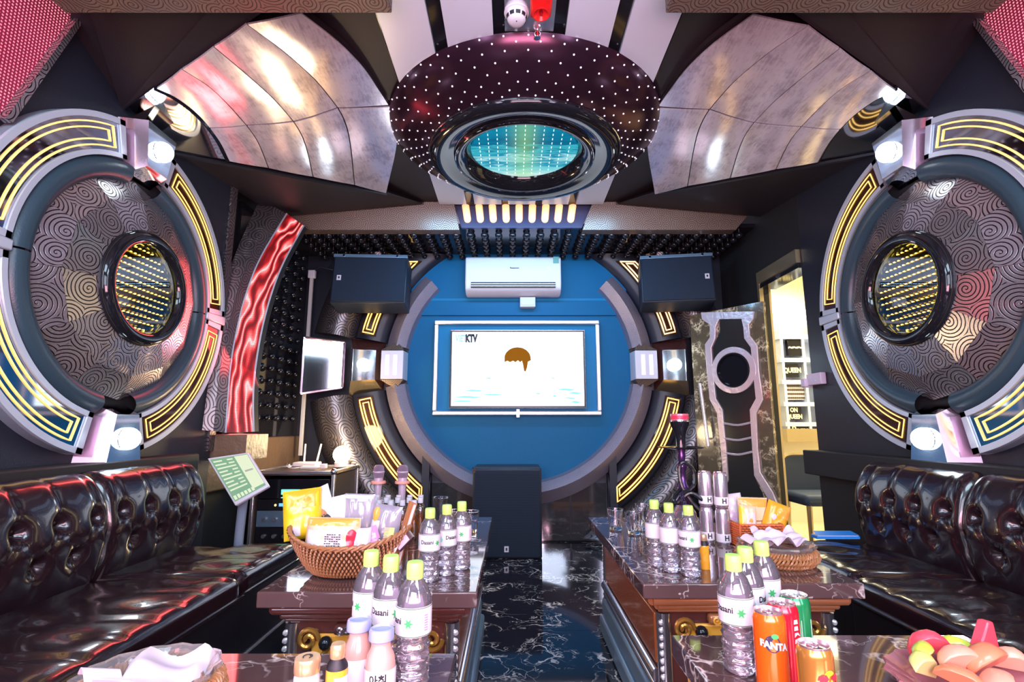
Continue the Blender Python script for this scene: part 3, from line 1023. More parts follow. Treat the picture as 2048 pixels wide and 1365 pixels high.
medal = empty('screen_surround', (0, YB, 1.445), 'huge ring-shaped wall surround around the television on the back wall', 'wall decoration')
b = MB(); b.lathe([(1.0, .03), (0, .03)], (0, YB, 1.445), (0, -1, 0), n=64); b.build('blue_disc', M['blue_wall'], medal)
b = MB(); b.box(-.95, .95, YB - .05, YB, 1.9, 2.455); b.build('upper_panel', M['blue_wall'], medal)
b = MB(); b.box(-.99, .99, YB - .052, YB, 2.03, 2.05); b.build('panel_seam', M['blue_panel'], medal)
S1 = [(.965, .02), (.98, .11), (1.045, .19), (1.155, .06), (1.16, 0)]
for s in (1, -1):
    P = lambda u, v, w, s=s: PB(s * u, v, w)
    b = MB(); arcgrid(b, P, S1, 9, 44); b.build('inner_band', M['swirl_lilac'], medal, sharp=25)
    # ring two, dark padded, with amber neon windows
    S2 = [(1.16, 0), (1.175, .07), (1.22, .105), (1.39, .115), (1.44, .07), (1.455, 0)]
    up = lambda r: math.degrees(math.asin(min(.999, 1.0 / r)))
    lo = lambda r: -math.degrees(math.acos(min(1, .735 / r)))
    b = MB(); arcgrid(b, P, S2, 10, 50, clip=up); b.build('outer_band', M['dark_leather_wall'], medal, sharp=50)
    b = MB(); arcgrid(b, P, S2, -10, -55, clip=lo); b.build('outer_band', M['dark_leather_wall'], medal, sharp=50)
    up2 = lambda r: math.degrees(math.asin(.93 / r)); lo2 = lambda r: -math.degrees(math.acos(.785 / r))
    for nm, a0, cl in (('upper', 11.5, up2), ('lower', -11.5, lo2)):
        r0, r1 = 1.265, 1.385
        b = MB(); b.arc(P, r0 - .006, r1 + .006, a0, cl(r0), .10, .124, 20, a0, cl(r1))
        win = b.build('neon_window', M['amber_glass'], medal)
        for k in range(2):
            g = .012 + .024 * k
            ra, rb = r0 + g, r1 - g
            sg = 1 if a0 > 0 else -1
            q0 = a0 + sg * (.8 + 1.3 * k)
            qa, qb = cl(ra) - sg * (.7 + 1.1 * k), cl(rb) - sg * (.7 + 1.1 * k)
            pts = [P(ra * math.cos(math.radians(q0 + (qa - q0) * i / 20)), ra * math.sin(math.radians(q0 + (qa - q0) * i / 20)), .127) for i in range(21)]
            pts += [P(rb * math.cos(math.radians(qb + (q0 - qb) * i / 20)), rb * math.sin(math.radians(qb + (q0 - qb) * i / 20)), .127) for i in range(21)]
            b = MB(); b.tube(pts, .0065, 5, closed=True); b.build('neon_tube', M['neon_yellow'] if nm == 'upper' and s < 0 or nm == 'lower' else M['neon_warm'], win)
    # ring three, convex spiral paper
    S3 = [(1.455, .03), (1.49, .12), (1.56, .185), (1.66, .17), (1.76, .10), (1.83, .0)]
    b = MB(); arcgrid(b, P, S3, 9.5, 35, clip=lambda r: min(math.degrees(math.asin(.99 / r)), math.degrees(math.acos(min(1, 1.2 / r))) + 12)); b.build('spiral_band', M['swirl_dark'], medal, sharp=60)
    b = MB(); arcgrid(b, P, S3, -9.5, -50, clip=lambda r: -math.degrees(math.asin(1.40 / r)) if r > 1.47 else -62); b.build('spiral_band', M['swirl_dark'], medal, sharp=60)
    # white box with two slots on the inner band
    b = MB()
    x0, x1 = .965, 1.158
    b.hexa([P(x0, -.125, 0), P(x1, -.125, 0), P(x1, .125, 0), P(x0, .125, 0), P(x0 + .004, -.12, .205), P(x1 - .004, -.12, .205), P(x1 - .004, .12, .205), P(x0 + .004, .12, .205)])
    bx = b.build('lamp_box', M['white_plastic'], medal, bevel=.004)
    for k in (0, 1):
        b = MB(); x = x0 + .055 + k * .066
        b.hexa([P(x, -.085, .20), P(x + .03, -.085, .20), P(x + .03, .085, .20), P(x, .085, .20), P(x, -.085, .208), P(x + .03, -.085, .208), P(x + .03, .085, .208), P(x, .085, .208)])
        b.build('glow_strip', mat('strip_glow', (1, .8, .8), .4, emit=(1, .74, .72), es=.75) if 'strip_glow' not in M else M['strip_glow'], bx)
    for g in (1, -1):
        b = MB()
        b.add([P(x0, g * .125, .03), P(x1, g * .125, .03), P(x0, g * .125, .20), P(x1, g * .125, .20), P(1.05 * math.cos(.19), g * 1.05 * math.sin(.19), .165), P(.97 * math.cos(.16), g * .97 * math.sin(.16), .03), P(1.157 * math.cos(.16), g * 1.157 * math.sin(.16), .03)],
              [(0, 2, 4), (0, 4, 5), (2, 3, 4), (1, 3, 4), (1, 4, 6)])
        b.build('band_wedge', M['swirl_bronze'], medal)
    # mirrored lamp housing on ring two
    nm = 'nearer the equipment rack' if s < 0 else 'nearer the doorway'
    lm = empty('surround_lamp', P(1.31, 0, 0), 'square mirrored lamp with white bulb on the television surround, %s' % nm, 'wall lamp')
    o4 = [P(1.165, -.215, .03), P(1.465, -.245, .03), P(1.465, .245, .03), P(1.165, .215, .03)]
    i4 = [P(1.20, -.125, .20), P(1.40, -.135, .20), P(1.40, .135, .20), P(1.20, .125, .20)]
    for k, (n_, mt) in enumerate((('lower_face', 'trim_gold'), ('side_face', 'chrome_soft'), ('upper_face', 'rosewood'), ('side_face', 'rosewood'))):  # one mirrored housing; light and shade on each face put into its material
        b = MB(); b.poly([o4[k], o4[(k + 1) % 4], i4[(k + 1) % 4], i4[k]]); b.build(n_, M[mt], lm)
    b = MB(); b.poly([p + V((0, .02, 0)) for p in i4]); b.build('back_mirror', M['lamp_mirror'], lm)
    c = P(1.30, 0, .21)
    b = MB(); b.sphere(c, .052, n=18); b.build('bulb', M['bulb_white'], lm)
    # mirror trapezoid outside it
    q = [P(1.47, -.19, .19), P(1.755, -.25, .325), P(1.755, .21, .325), P(1.47, .19, .19)]
    b = MB(); b.prism(q, (0, .012, 0)); b.build('mirror_plate', M['chrome'], medal)
    if s < 0:
        b = MB()
        for k in range(4): b.tube([q[k] - V((0, .004, 0)), q[(k + 1) % 4] - V((0, .004, 0))], .010, 5)
        b.build('mirror_edge', M['pink_mirror'], medal)
# lower half of the inner band runs through behind the subwoofer
b = MB(); arcgrid(b, PB, S1, 189, 351, 48); b.build('inner_band', M['swirl_lilac'], medal, sharp=25)

# lower back wall: mirror-black panels and a step
for x0, x1 in ((-.73, -.31), (.10, .42), (.43, .735)):
    b = MB(); b.box(x0 + .003, x1 - .003, YB - .04, YB, .012, .47)
    struct(b.build('trim_back_panel', mat('dark_mirror', (.30, .30, .33), .06, .9) if 'dark_mirror' not in M else M['dark_mirror']))
b = MB(); b.box(-1.9, WX, YB - .05, YB, 0, .012); struct(b.build('baseboard_back', M['gloss_black']))
for s in (-1, 1):
    b = MB(); b.box(min(s * .74, s * .80), max(s * .74, s * .80), YB - .13, YB, 0, .72); struct(b.build('trim_pillar', M['dark_leather_wall']))

# television with its frame
f = [at(868, 641, Y=4.36), at(1199, 641, Y=4.36), at(1203, 831, Y=4.36), at(866, 831, Y=4.36)]
xl, xr, zt, zb = (f[0].x + f[3].x) / 2, (f[1].x + f[2].x) / 2, f[0].z, f[2].z
tv = empty('television', ((xl + xr) / 2, YB - .03, zb), 'wall television with white glowing screen showing an orange dome over sea', 'television')
b = MB(); b.box(xl, xr, 4.385, 4.425, zb, zt); b.build('backing_panel', M['blue_panel'], tv)
for (a, bb_, c, d) in ((xl, xr, zt - .036, zt), (xl, xr, zb, zb + .036), (xl, xl + .036, zb + .036, zt - .036), (xr - .036, xr, zb + .036, zt - .036)):
    b = MB(); b.box(a, bb_, 4.352, 4.39, c, d); b.build('chrome_frame', M['frame_silver'], tv, bevel=.008)
q = [at(901, 661, Y=4.33), at(1169, 661, Y=4.33), at(1172, 817, Y=4.33), at(899, 817, Y=4.33)]
tx0, tx1, tz0, tz1 = (q[0].x + q[3].x) / 2, (q[1].x + q[2].x) / 2, q[2].z, q[0].z
b = MB(); b.box(tx0, tx1, 4.335, 4.386, tz0, tz1); b.build('casing', M['black_plastic'], tv, bevel=.004)
b = MB(); b.tube([(tx0, 4.334, tz0), (tx1, 4.334, tz0), (tx1, 4.334, tz1), (tx0, 4.334, tz1)], .004, 5, closed=True); b.build('bezel_edge', M['alu'], tv)
b = MB(); b.box(tx0 + .014, tx1 - .014, 4.3325, 4.336, tz0 + .02, tz1 - .014)
scr = b.build('screen', mat('tv_white', (.9, .95, 1), .2, emit=(.93, .985, 1.0), es=1.15), tv)
def TV(px, py): 
    p = at(px, py, Y=4.3318); return p
b = MB()
ring_ = [TV(1009 + 52 * i / 24, 717 - math.sqrt(max(0, 1 - ((i - 12) / 12.2) ** 2)) * 22) for i in range(25)]
rag = [(1062, 721), (1056, 724), (1054, 736), (1051, 744), (1048, 742), (1046, 730), (1044, 722), (1040, 725), (1036, 721), (1031, 725), (1026, 722), (1020, 725), (1015, 722), (1009, 725)]
b.poly(ring_ + [TV(*p) for p in rag])
b.build('picture_dome', mat('tv_orange', (.02, .01, .0), .4, emit=(.34, .12, .012), es=.75, spec=0.0), scr)
mat('tv_sea', (.2, .5, .7), .4, emit=(.16, .48, .62), es=.8, spec=0.0)
for p in ((905, 795, 60, 3), (925, 782, 45, 2.5), (960, 790, 50, 2), (970, 757, 14, 2), (1100, 757, 12, 1.5), (1112, 780, 40, 3), (1135, 787, 30, 3), (1125, 797, 30, 2), (1070, 788, 12, 2), (900, 803, 50, 2), (1140, 805, 22, 3), (1105, 793, 8, 3)):
    x, y, w, h = p
    b = MB(); b.poly([TV(x, y), TV(x + w * .4, y - h), TV(x + w, y - h * .2), TV(x + w * .7, y + h * .8)])
    b.build('picture_wave', M['tv_sea'], scr)
c = TV(934, 678); w_ = (TV(951, 678) - TV(911, 678)).x
b = MB(); b.text('KTV', .088, lambda x, y: V((TV(931, 678).x + x, 4.3316, c.z + y)), .007, 'LEFT', .60); b.build('picture_lettering', M['ink'], scr)
b = MB(); b.text('VIET', .082, lambda x, y: V((TV(911, 678).x + x, 4.3316, c.z + y)), .004, 'LEFT', .58); b.build('picture_lettering', mat('tv_pale', (.4, .6, .7), .4, emit=(.05, .14, .18), es=.7, spec=0.0), scr)
b = MB(); p = at(1036, 824, Y=4.33); b.box(p.x - .012, p.x + .012, 4.34, 4.36, p.z - .045, p.z + .02); b.build('cable_clip', M['alu'], tv)

# air conditioner
p0, p1 = at(931, 512, Y=4.22), at(1123, 586, Y=4.22)
ac = empty('air_conditioner', ((p0.x + p1.x) / 2, YB - .05, p1.z), 'white wall-mounted split air conditioner above the television', 'air conditioner')
prof = [(4.40, p0.z), (4.25, p0.z), (4.222, p0.z - .02), (4.215, p1.z + .09), (4.235, p1.z + .035), (4.30, p1.z), (4.40, p1.z)]
b = MB(); b.prism([(p0.x, y, z) for y, z in prof], (p1.x - p0.x, 0, 0)); b.build('casing', M['white_plastic'], ac, bevel=.012, segs=3)
b = MB(); b.box(p0.x + .05, p1.x - .05, 4.213, 4.25, p1.z + .046, p1.z + .092); b.build('air_slot', M['ink'], ac)
for k in range(2):
    b = MB(); b.box(p0.x + .052, p1.x - .052, 4.211, 4.225, p1.z + .056 + k * .019, p1.z + .060 + k * .019); b.build('louver', M['alu'], ac)
c = at(1029, 536, Y=4.212); b = MB(); b.text('Panasonic', .02, lambda x, y: V((c.x + x, 4.2135, c.z + y)), .0005); b.build('badge', M['ink'], ac)
c = at(1112, 520, Y=4.212); b = MB(); b.box(c.x - .024, c.x + .024, 4.2125, 4.22, c.z - .028, c.z + .028); b.build('energy_sticker', mat('sticker_green', (.12, .30, .25), .5), ac)
c = at(1097, 536, Y=4.21); b = MB(); b.dome(c, (0, -1, 0), .008, .003); b.build('indicator_lamp', M['led_white'], ac)
# small white receiver box
p0, p1 = at(1040, 594, Y=4.33), at(1071, 614, Y=4.33)
rb = empty('receiver_box', ((p0.x + p1.x) / 2, YB - .05, p1.z), 'small white plastic box on the blue wall under the air conditioner', 'box')
b = MB(); b.box(p0.x, p1.x, 4.33, 4.405, p1.z, p0.z); b.build('body', M['white_plastic'], rb, bevel=.006)
b = MB(); b.box(p0.x + .012, p1.x - .012, 4.327, 4.335, p1.z + .015, p0.z - .012); b.build('front_cover', M['white_plastic'], rb, bevel=.003)

# pair of wall loudspeakers under the studded ceiling
def speaker(px0, px1, py0, py1, label, yaw, badge):
    Y = 4.02
    c = at((px0 + px1) / 2, (py0 + py1) / 2, Y=Y)
    w = at(px1, (py0 + py1) / 2, Y=Y).x - at(px0, (py0 + py1) / 2, Y=Y).x
    h = at(px0, py0, Y=Y).z - at(px0, py1, Y=Y).z
    t = empty('wall_speaker', c, label, 'speaker')
    R = Matrix.Translation(c) @ Matrix.Rotation(yaw, 4, 'Z') @ Matrix.Rotation(math.radians(-8), 4, 'X')
    b = MB(); b.box(-w / 2, w / 2, .012, .26, -h / 2, h / 2, R); b.build('cabinet', M['speaker_case'], t, bevel=.01)
    b = MB(); b.box(-w / 2 + .012, w / 2 - .012, 0, .02, -h / 2 + .012, h / 2 - .03, R); b.build('grille', M['speaker_grille'], t, bevel=.004)
    b = MB(); b.box(-w / 2, w / 2, -.004, .02, h / 2 - .028, h / 2, R); b.build('top_rail', M['silver_rail'] if False else mat('steel_blue', (.16, .26, .36), .35, .4) if 'steel_blue' not in M else M['steel_blue'], t, bevel=.003)
    b = MB(); x = badge * w; b.box(x - .017, x + .017, -.003, .004, -.022, .022, R); bd = b.build('badge', M['white_plastic'], t)
    b = MB(); b.box(x - .006, x + .006, -.0045, -.002, -.008, .010, R); b.build('emblem', M['ink'], bd)
    for k in (-.36, .36):
        b = MB(); b.cyl(R @ V((k * w, -.008, h / 2 - .014)), R @ V((k * w, 0, h / 2 - .014)), .009, n=10); b.build('screw', M['chrome'], t)
    b = MB(); b.tube([R @ V((0, .15, h / 2)), R @ V((0, .15, h / 2 + .06)), R @ V((0, .28, h / 2 + .09))], .012, 8); b.build('bracket', M['black_plastic'], t)
speaker(664, 812, 506, 607, 'black wall loudspeaker on the rack side of the air conditioner', math.radians(3), -.40)
speaker(1284, 1426, 506, 604, 'black wall loudspeaker on the doorway side of the air conditioner', math.radians(-9), .40)

# white trunking in the corner behind the rack
p = at(613, 720, Y=4.28)
tk = empty('cable_trunking', (p.x, p.y, .70), 'thin pale vertical cable trunking in the corner behind the rack', 'trunking')
b = MB(); b.box(p.x - .014, p.x + .014, p.y - .012, p.y + .012, .70, 2.24); b.build('channel', mat('trunk_grey', (.52, .50, .48), .4), tk, bevel=.003)
b = MB(); b.box(p.x - .03, p.x + .03, p.y - .02, p.y + .02, 2.20, 2.27); b.build('junction', M['white_plastic'], tk, bevel=.006)
for dx in (.05, .11):
    b = MB(); b.tube([(p.x, p.y, 2.26), (p.x + dx * .6, p.y, 2.30), (p.x + dx * 2, p.y + .02, 2.27), (p.x + dx * 3.5, p.y + .04, 2.36)], .005, 6); b.build('cable', M['black_plastic'], tk)

# subwoofer
Y = 3.86
p0, p1 = at(943, 1118, Y=Y), at(1083, 937, Y=Y)
sb = empty('subwoofer', ((p0.x + p1.x) / 2, Y + .2, 0), 'large black subwoofer with blue-lit grille standing on the marble floor', 'subwoofer')
x0, x1, zt = p0.x, p1.x, p1.z
b = MB(); b.box(x0, x1, Y + .012, Y + .38, .0, zt); b.build('cabinet', M['speaker_case'], sb, bevel=.012)
b = MB(); b.box(x0 + .012, x1 - .012, Y, Y + .02, .015, zt - .015); gr = b.build('grille', M['speaker_grille'], sb, bevel=.004)
for k in range(32):
    z = .035 + k * (zt - .08) / 31
    b = MB(); b.box(x0 + .016, x1 - .016, Y - .003, Y + .002, z, z + .006)
    b.build('grille_bar', M['speaker_grille'], gr)
p = at(1013, 1099, Y=Y); b = MB(); b.box(p.x - .016, p.x + .016, Y - .006, Y + .002, p.z - .02, p.z + .02); bd = b.build('badge', M['white_plastic'], sb)
b = MB(); b.box(p.x - .006, p.x + .006, Y - .0075, Y - .005, p.z - .01, p.z + .01); b.build('emblem', M['ink'], bd)
b = MB(); b.box(x0, x0 + .022, Y - .004, Y + .03, zt - .03, zt + .004); b.build('corner_guard', M['chrome'], sb)

# ================================================================== doorway, door leaf, corridor
hin = V((1.80, 3.70, 0)); end = V((1.43, 4.20, 0))
ud = (end - hin).normalized(); Wd = (end - hin).length
nd = V((ud.y, -ud.x, 0)); nd = nd if nd.y < 0 else -nd
HD = at(1470, 618, Y=3.95).z
def D(a, z, w): return hin + ud * a + V((0, 0, z)) + nd * w
door = empty('door_leaf', hin, 'open black marble-edged door leaf with pink metal overlay and round window', 'door')
b = MB(); b.hexa([D(0, .02, -.04), D(Wd, .02, -.04), D(Wd, .02, 0), D(0, .02, 0), D(0, HD, -.04), D(Wd, HD, -.04), D(Wd, HD, 0), D(0, HD, 0)]); b.build('slab', M['door_marble'], door)
def DP(px, py):
    """photo position on the leaf's front face"""
    return at(px, py, plane=(hin, nd))
def DW(px, py, w): return DP(px, py) + nd * w
inner = [(1440, 636), (1488, 634), (1490, 655), (1508, 690), (1510, 735), (1515, 800), (1503, 822), (1507, 905), (1512, 960), (1525, 985), (1540, 1040), (1440, 1040), (1450, 985), (1456, 950), (1448, 870), (1444, 838), (1428, 805), (1428, 745), (1426, 695), (1441, 665)]
b = MB(); b.prism([DW(x, y, .001) for x, y in inner], nd * .006); b.build('centre_panel', M['door_dark'], door)
outl = [(1405, 626), (1408, 641), (1422, 650), (1422, 676), (1412, 690), (1416, 742), (1422, 800), (1436, 826), (1444, 900), (1449, 955), (1438, 978), (1430, 1040)]
outl_w = [(1440, 628), (1440, 640), (1433, 655), (1433, 678), (1425, 696), (1428, 742), (1434, 798), (1447, 820), (1455, 900), (1459, 960), (1449, 985), (1444, 1040)]
outr = [(1510, 624), (1508, 640), (1500, 650), (1502, 672), (1517, 692), (1520, 742), (1528, 800), (1515, 826), (1518, 900), (1523, 945), (1548, 985), (1570, 1040)]
outr_w = [(1485, 626), (1486, 642), (1489, 655), (1491, 678), (1504, 696), (1508, 742), (1514, 798), (1502, 820), (1507, 900), (1511, 952), (1535, 992), (1555, 1040)]
for A, B_ in ((outl, outl_w), (outr, outr_w)):
    b = MB()
    n = len(A)
    vs = [DW(x, y, w) for w in (.004, .020) for x, y in A + B_]
    m2 = 2 * n
    fs = []
    for i in range(n - 1):
        fs += [(m2 + i, m2 + i + 1, m2 + n + i + 1, m2 + n + i), (i, i + 1, m2 + i + 1, m2 + i), (n + i, n + i + 1, m2 + n + i + 1, m2 + n + i)]
    fs += [(0, n, m2 + n, m2), (n - 1, 2 * n - 1, m2 + 2 * n - 1, m2 + n - 1)]
    b.add(vs, fs); b.build('metal_overlay', M['door_metal'], door, bevel=.002)
b = MB(); b.prism([DW(x, y, .004) for x, y in ((1405, 626), (1510, 624), (1509, 638), (1407, 640))], nd * .018); b.build('metal_header', M['door_metal'], door)
for py in (848, 878, 907):
    pts = [DW(1449, py - 1, .012), DW(1478, py + 3, .016), DW(1508, py - 3, .012)]
    b = MB(); b.tube(spline(pts, 8), .009, 6); b.build('rung', M['door_metal'], door)
pc = DP(1469, 741)
rx = (DP(1514, 741) - DP(1424, 741)).length / 2; rz = (DP(1469, 696) - DP(1469, 786)).length / 2
r = (rx + rz) / 2
b = MB(); b.lathe([(r, .003), (r, .024), (r * .76, .026), (r * .72, .012)], pc, nd, 40); wr = b.build('window_ring', M['door_metal'], door)
b = MB(); b.lathe([(r * .74, .022), (r * .72, .032), (r * .66, .032), (r * .64, .012)], pc, nd, 40); b.build('window_bead', M['gloss_black'], wr)
b = MB(); b.lathe([(r * .66, .013), (0, .013)], pc, nd, 40); b.build('window_glass', M['gloss_black'], wr)
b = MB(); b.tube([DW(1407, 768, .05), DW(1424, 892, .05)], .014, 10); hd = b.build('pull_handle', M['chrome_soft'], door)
for py, px in ((785, 1410), (878, 1422)):
    b = MB(); b.cyl(DW(px, py, 0), DW(px, py, .05), .008, n=8); b.build('handle_post', M['chrome'], hd)
b = MB(); b.dome(DW(1427, 790, .0), nd, .012, .012); b.build('lock', M['chrome'], door)

# frame of the opening
fr = struct(MB().box(WX + .002, WX + .12, 3.165, 3.20, 0, 1.99).build('door_1', M['dark_leather_wall']))
for x0, x1, y0, y1, mt in ((WX - .025, WX + .005, 3.72, 3.75, 'trim_gold'), (WX + .005, WX + .045, 3.72, 3.76, 'gloss_black'), (WX + .045, WX + .06, 3.72, 3.80, 'trim_gold')):
    b = MB(); b.box(x0, x1, y0, y1, 0, 2.02); b.build('door_post', M[mt], fr)
b = MB(); b.box(WX - .03, WX + .12, 3.20, 3.74, 1.99, 2.08); b.build('lintel', M['trim_gold'], fr)
b = MB(); b.box(WX - .02, WX + .11, 3.20, 3.74, 1.955, 1.99); b.build('lintel', M['gloss_black'], fr)
# corridor
cw = mat('corridor_wall_paint', (.86, .80, .62), .5)
b = MB(); b.box(WX + .1, 3.9, 5.30, 5.4, 0, 2.6); struct(b.build('wall_corridor_end', cw))
b = MB(); b.box(3.8, 3.9, 2.9, 5.4, 0, 2.6); struct(b.build('wall_corridor_side', cw))
b = MB(); b.box(WX + .1, 3.9, 2.9, 5.4, 2.6, 2.7); struct(b.build('ceiling_corridor', cw))
b = MB(); b.box(WX + .1, 3.9, 2.8, 2.9, 0, 2.6); struct(b.build('wall_corridor_near', cw))
YS = 5.05
def SP(px, py): return at(px, py, Y=YS)
sh = empty('display_shelf', (SP(1600, 880).x, 5.2, 0), 'white lit display shelf with black framed signs seen through the doorway', 'shelf')
xa, xb = SP(1560, 740).x, SP(1665, 740).x
for py in (672, 718, 762, 806, 846):
    z = SP(1600, py).z
    b = MB(); b.box(xa, xb, YS - .02, 5.30, z - .035, z + .005); b.build('shelf_board', M['strip_white'], sh)
z0, z1 = SP(1600, 880).z, SP(1600, 660).z
b = MB(); b.box(xa, xb, 5.27, 5.30, z0, z1); b.build('back_panel', M['strip_white'], sh)
b = MB(); b.box(xa, xb, YS - .03, 5.30, SP(1600, 884).z, SP(1600, 858).z); b.build('base_rail', M['trim_gold'], sh)
for px in (1566, 1609, 1650):
    x = SP(px, 740).x
    b = MB(); b.box(x - .012, x + .012, YS - .018, 5.30, z0, z1); b.build('shelf_divider', M['strip_white'], sh)
def sign(px0, px1, py0, py1, txt, label, size, col='neon_sign'):
    a, c = SP(px0, py0), SP(px1, py1)
    t = empty('framed_sign', ((a.x + c.x) / 2, YS + .03, c.z), label, 'sign', 'framed signs on the corridor shelf')
    b = MB(); b.box(a.x, c.x, YS, YS + .05, c.z, a.z); b.build('board', M['gloss_black'], t, bevel=.004)
    mx, mz = (a.x + c.x) / 2, (a.z + c.z) / 2
    for k, tx in enumerate(txt):
        b = MB(); b.text(tx, size, lambda x, y: V((mx + x, YS - .004, mz + y + (len(txt) - 1) * size * .55 - k * size * 1.1)), .003, sx=.8)
        b.build('lettering', M['sign_gold'], t)
    return t
mat('sign_gold', (.9, .8, .45), .35, emit=(.9, .75, .4), es=.35)
sign(1574, 1606, 678, 712, ['~~~'], 'black framed sign with a scrolled motif, uppermost on the corridor shelf', .10)
sign(1570, 1599, 728, 755, ['QUEEN'], 'small framed sign reading QUEEN on the second corridor shelf', .065)
sign(1572, 1604, 815, 840, ['ON', 'QUEEN'], 'framed sign with two lines of lettering on the lower corridor shelf', .058)
sign(1592, 1640, 854, 874, ['Rym'], 'framed sign with curly script lettering at the bottom of the corridor shelf', .10) if False else sign(1580, 1622, 848, 876, ['Rym'], 'framed sign with curly script lettering at the bottom of the corridor shelf', .12)
a, c = SP(1572, 768), SP(1612, 800)
vt = empty('lattice_panel', ((a.x + c.x) / 2, YS + .02, c.z), 'pale perforated lattice panel on the middle corridor shelf', 'panel')
b = MB(); b.box(a.x, c.x, YS + .02, YS + .05, c.z, a.z); b.build('board', M['strip_white'], vt)
b = MB()
for j in range(4):
    for i in range(9):
        x, z = a.x + (i + .5) * (c.x - a.x) / 9, c.z + (j + .5) * (a.z - c.z) / 4
        b.cyl((x, YS + .021, z), (x, YS + .012, z), .010, n=8)
stuff(b.build('perforations', mat('hole_brown', (.10, .06, .03), .5), vt))
# bright ceiling lamp of the corridor
p = at(1596, 640, Y=4.6)
cl = empty('corridor_ceiling_lamp', (p.x, 4.6, 2.58), 'bright square corridor lamp above the display shelf', 'lamp')
b = MB(); b.box(2.15, 3.0, 4.95, 5.27, SP(1600, 648).z, SP(1600, 622).z); b.build('lamp_diffuser', mat('lamp_white', (1, 1, .9), .4, emit=(1, .95, .74), es=1.6), cl)
# chair in the corridor
p = at(1615, 1050, Y=3.95)
ch = empty('corridor_chair', (2.22, 4.0, 0), 'dark round-backed chair standing just outside the doorway', 'chair')
b = MB()
def fn(u, v):
    a = (u - .5) * 1.5
    return V((2.22 + .26 * math.sin(a) * 1.1, 4.10 + .10 * (1 - math.cos(a)) * -1, .42 + v * .30 * (1 - .25 * (2 * u - 1) ** 6)))
b.slab(fn, 14, 6, .04); b.build('backrest', mat('navy_fabric', (.03, .05, .10), .6), ch)
b = MB(); b.tube([fn(i / 14, 1) for i in range(15)], .012, 6); b.build('gold_piping', M['trim_gold'], ch)
b = MB(); b.box(2.0, 2.44, 3.72, 4.08, .38, .46); b.build('seat', M['navy_fabric'], ch, bevel=.03)
for dx in (-.19, .19):
    for dy in (-.15, .15):
        b = MB(); b.cyl((2.22 + dx, 3.9 + dy, 0), (2.22 + dx * .95, 3.9 + dy * .95, .39), .014, .02, 8); b.build('leg', M['trim_gold'], ch)
# socket box on the edge of the doorway wall
p = at(1636, 759, X=WX)
so = empty('wall_socket', (WX, p.y, p.z), 'pale double wall socket box at the edge of the doorway wall', 'socket')
b = MB(); b.box(WX - .035, WX, p.y - .085, p.y + .065, p.z - .035, p.z + .035); b.build('socket_plate', mat('lilac_plastic', (.62, .50, .62), .4), so, bevel=.004)
for k in (-.03, .012):
    for j in (-.012, .012):
        b = MB(); b.box(WX - .037, WX - .03, p.y + k - .006, p.y + k + .006, p.z + j - .004, p.z + j + .004); b.build('socket_hole', M['white_plastic'], so)
b = MB(); b.box(WX - .055, WX - .005, p.y + .05, p.y + .10, p.z - .045, p.z + .01); b.build('plug', M['lilac_plastic'], so, bevel=.008)
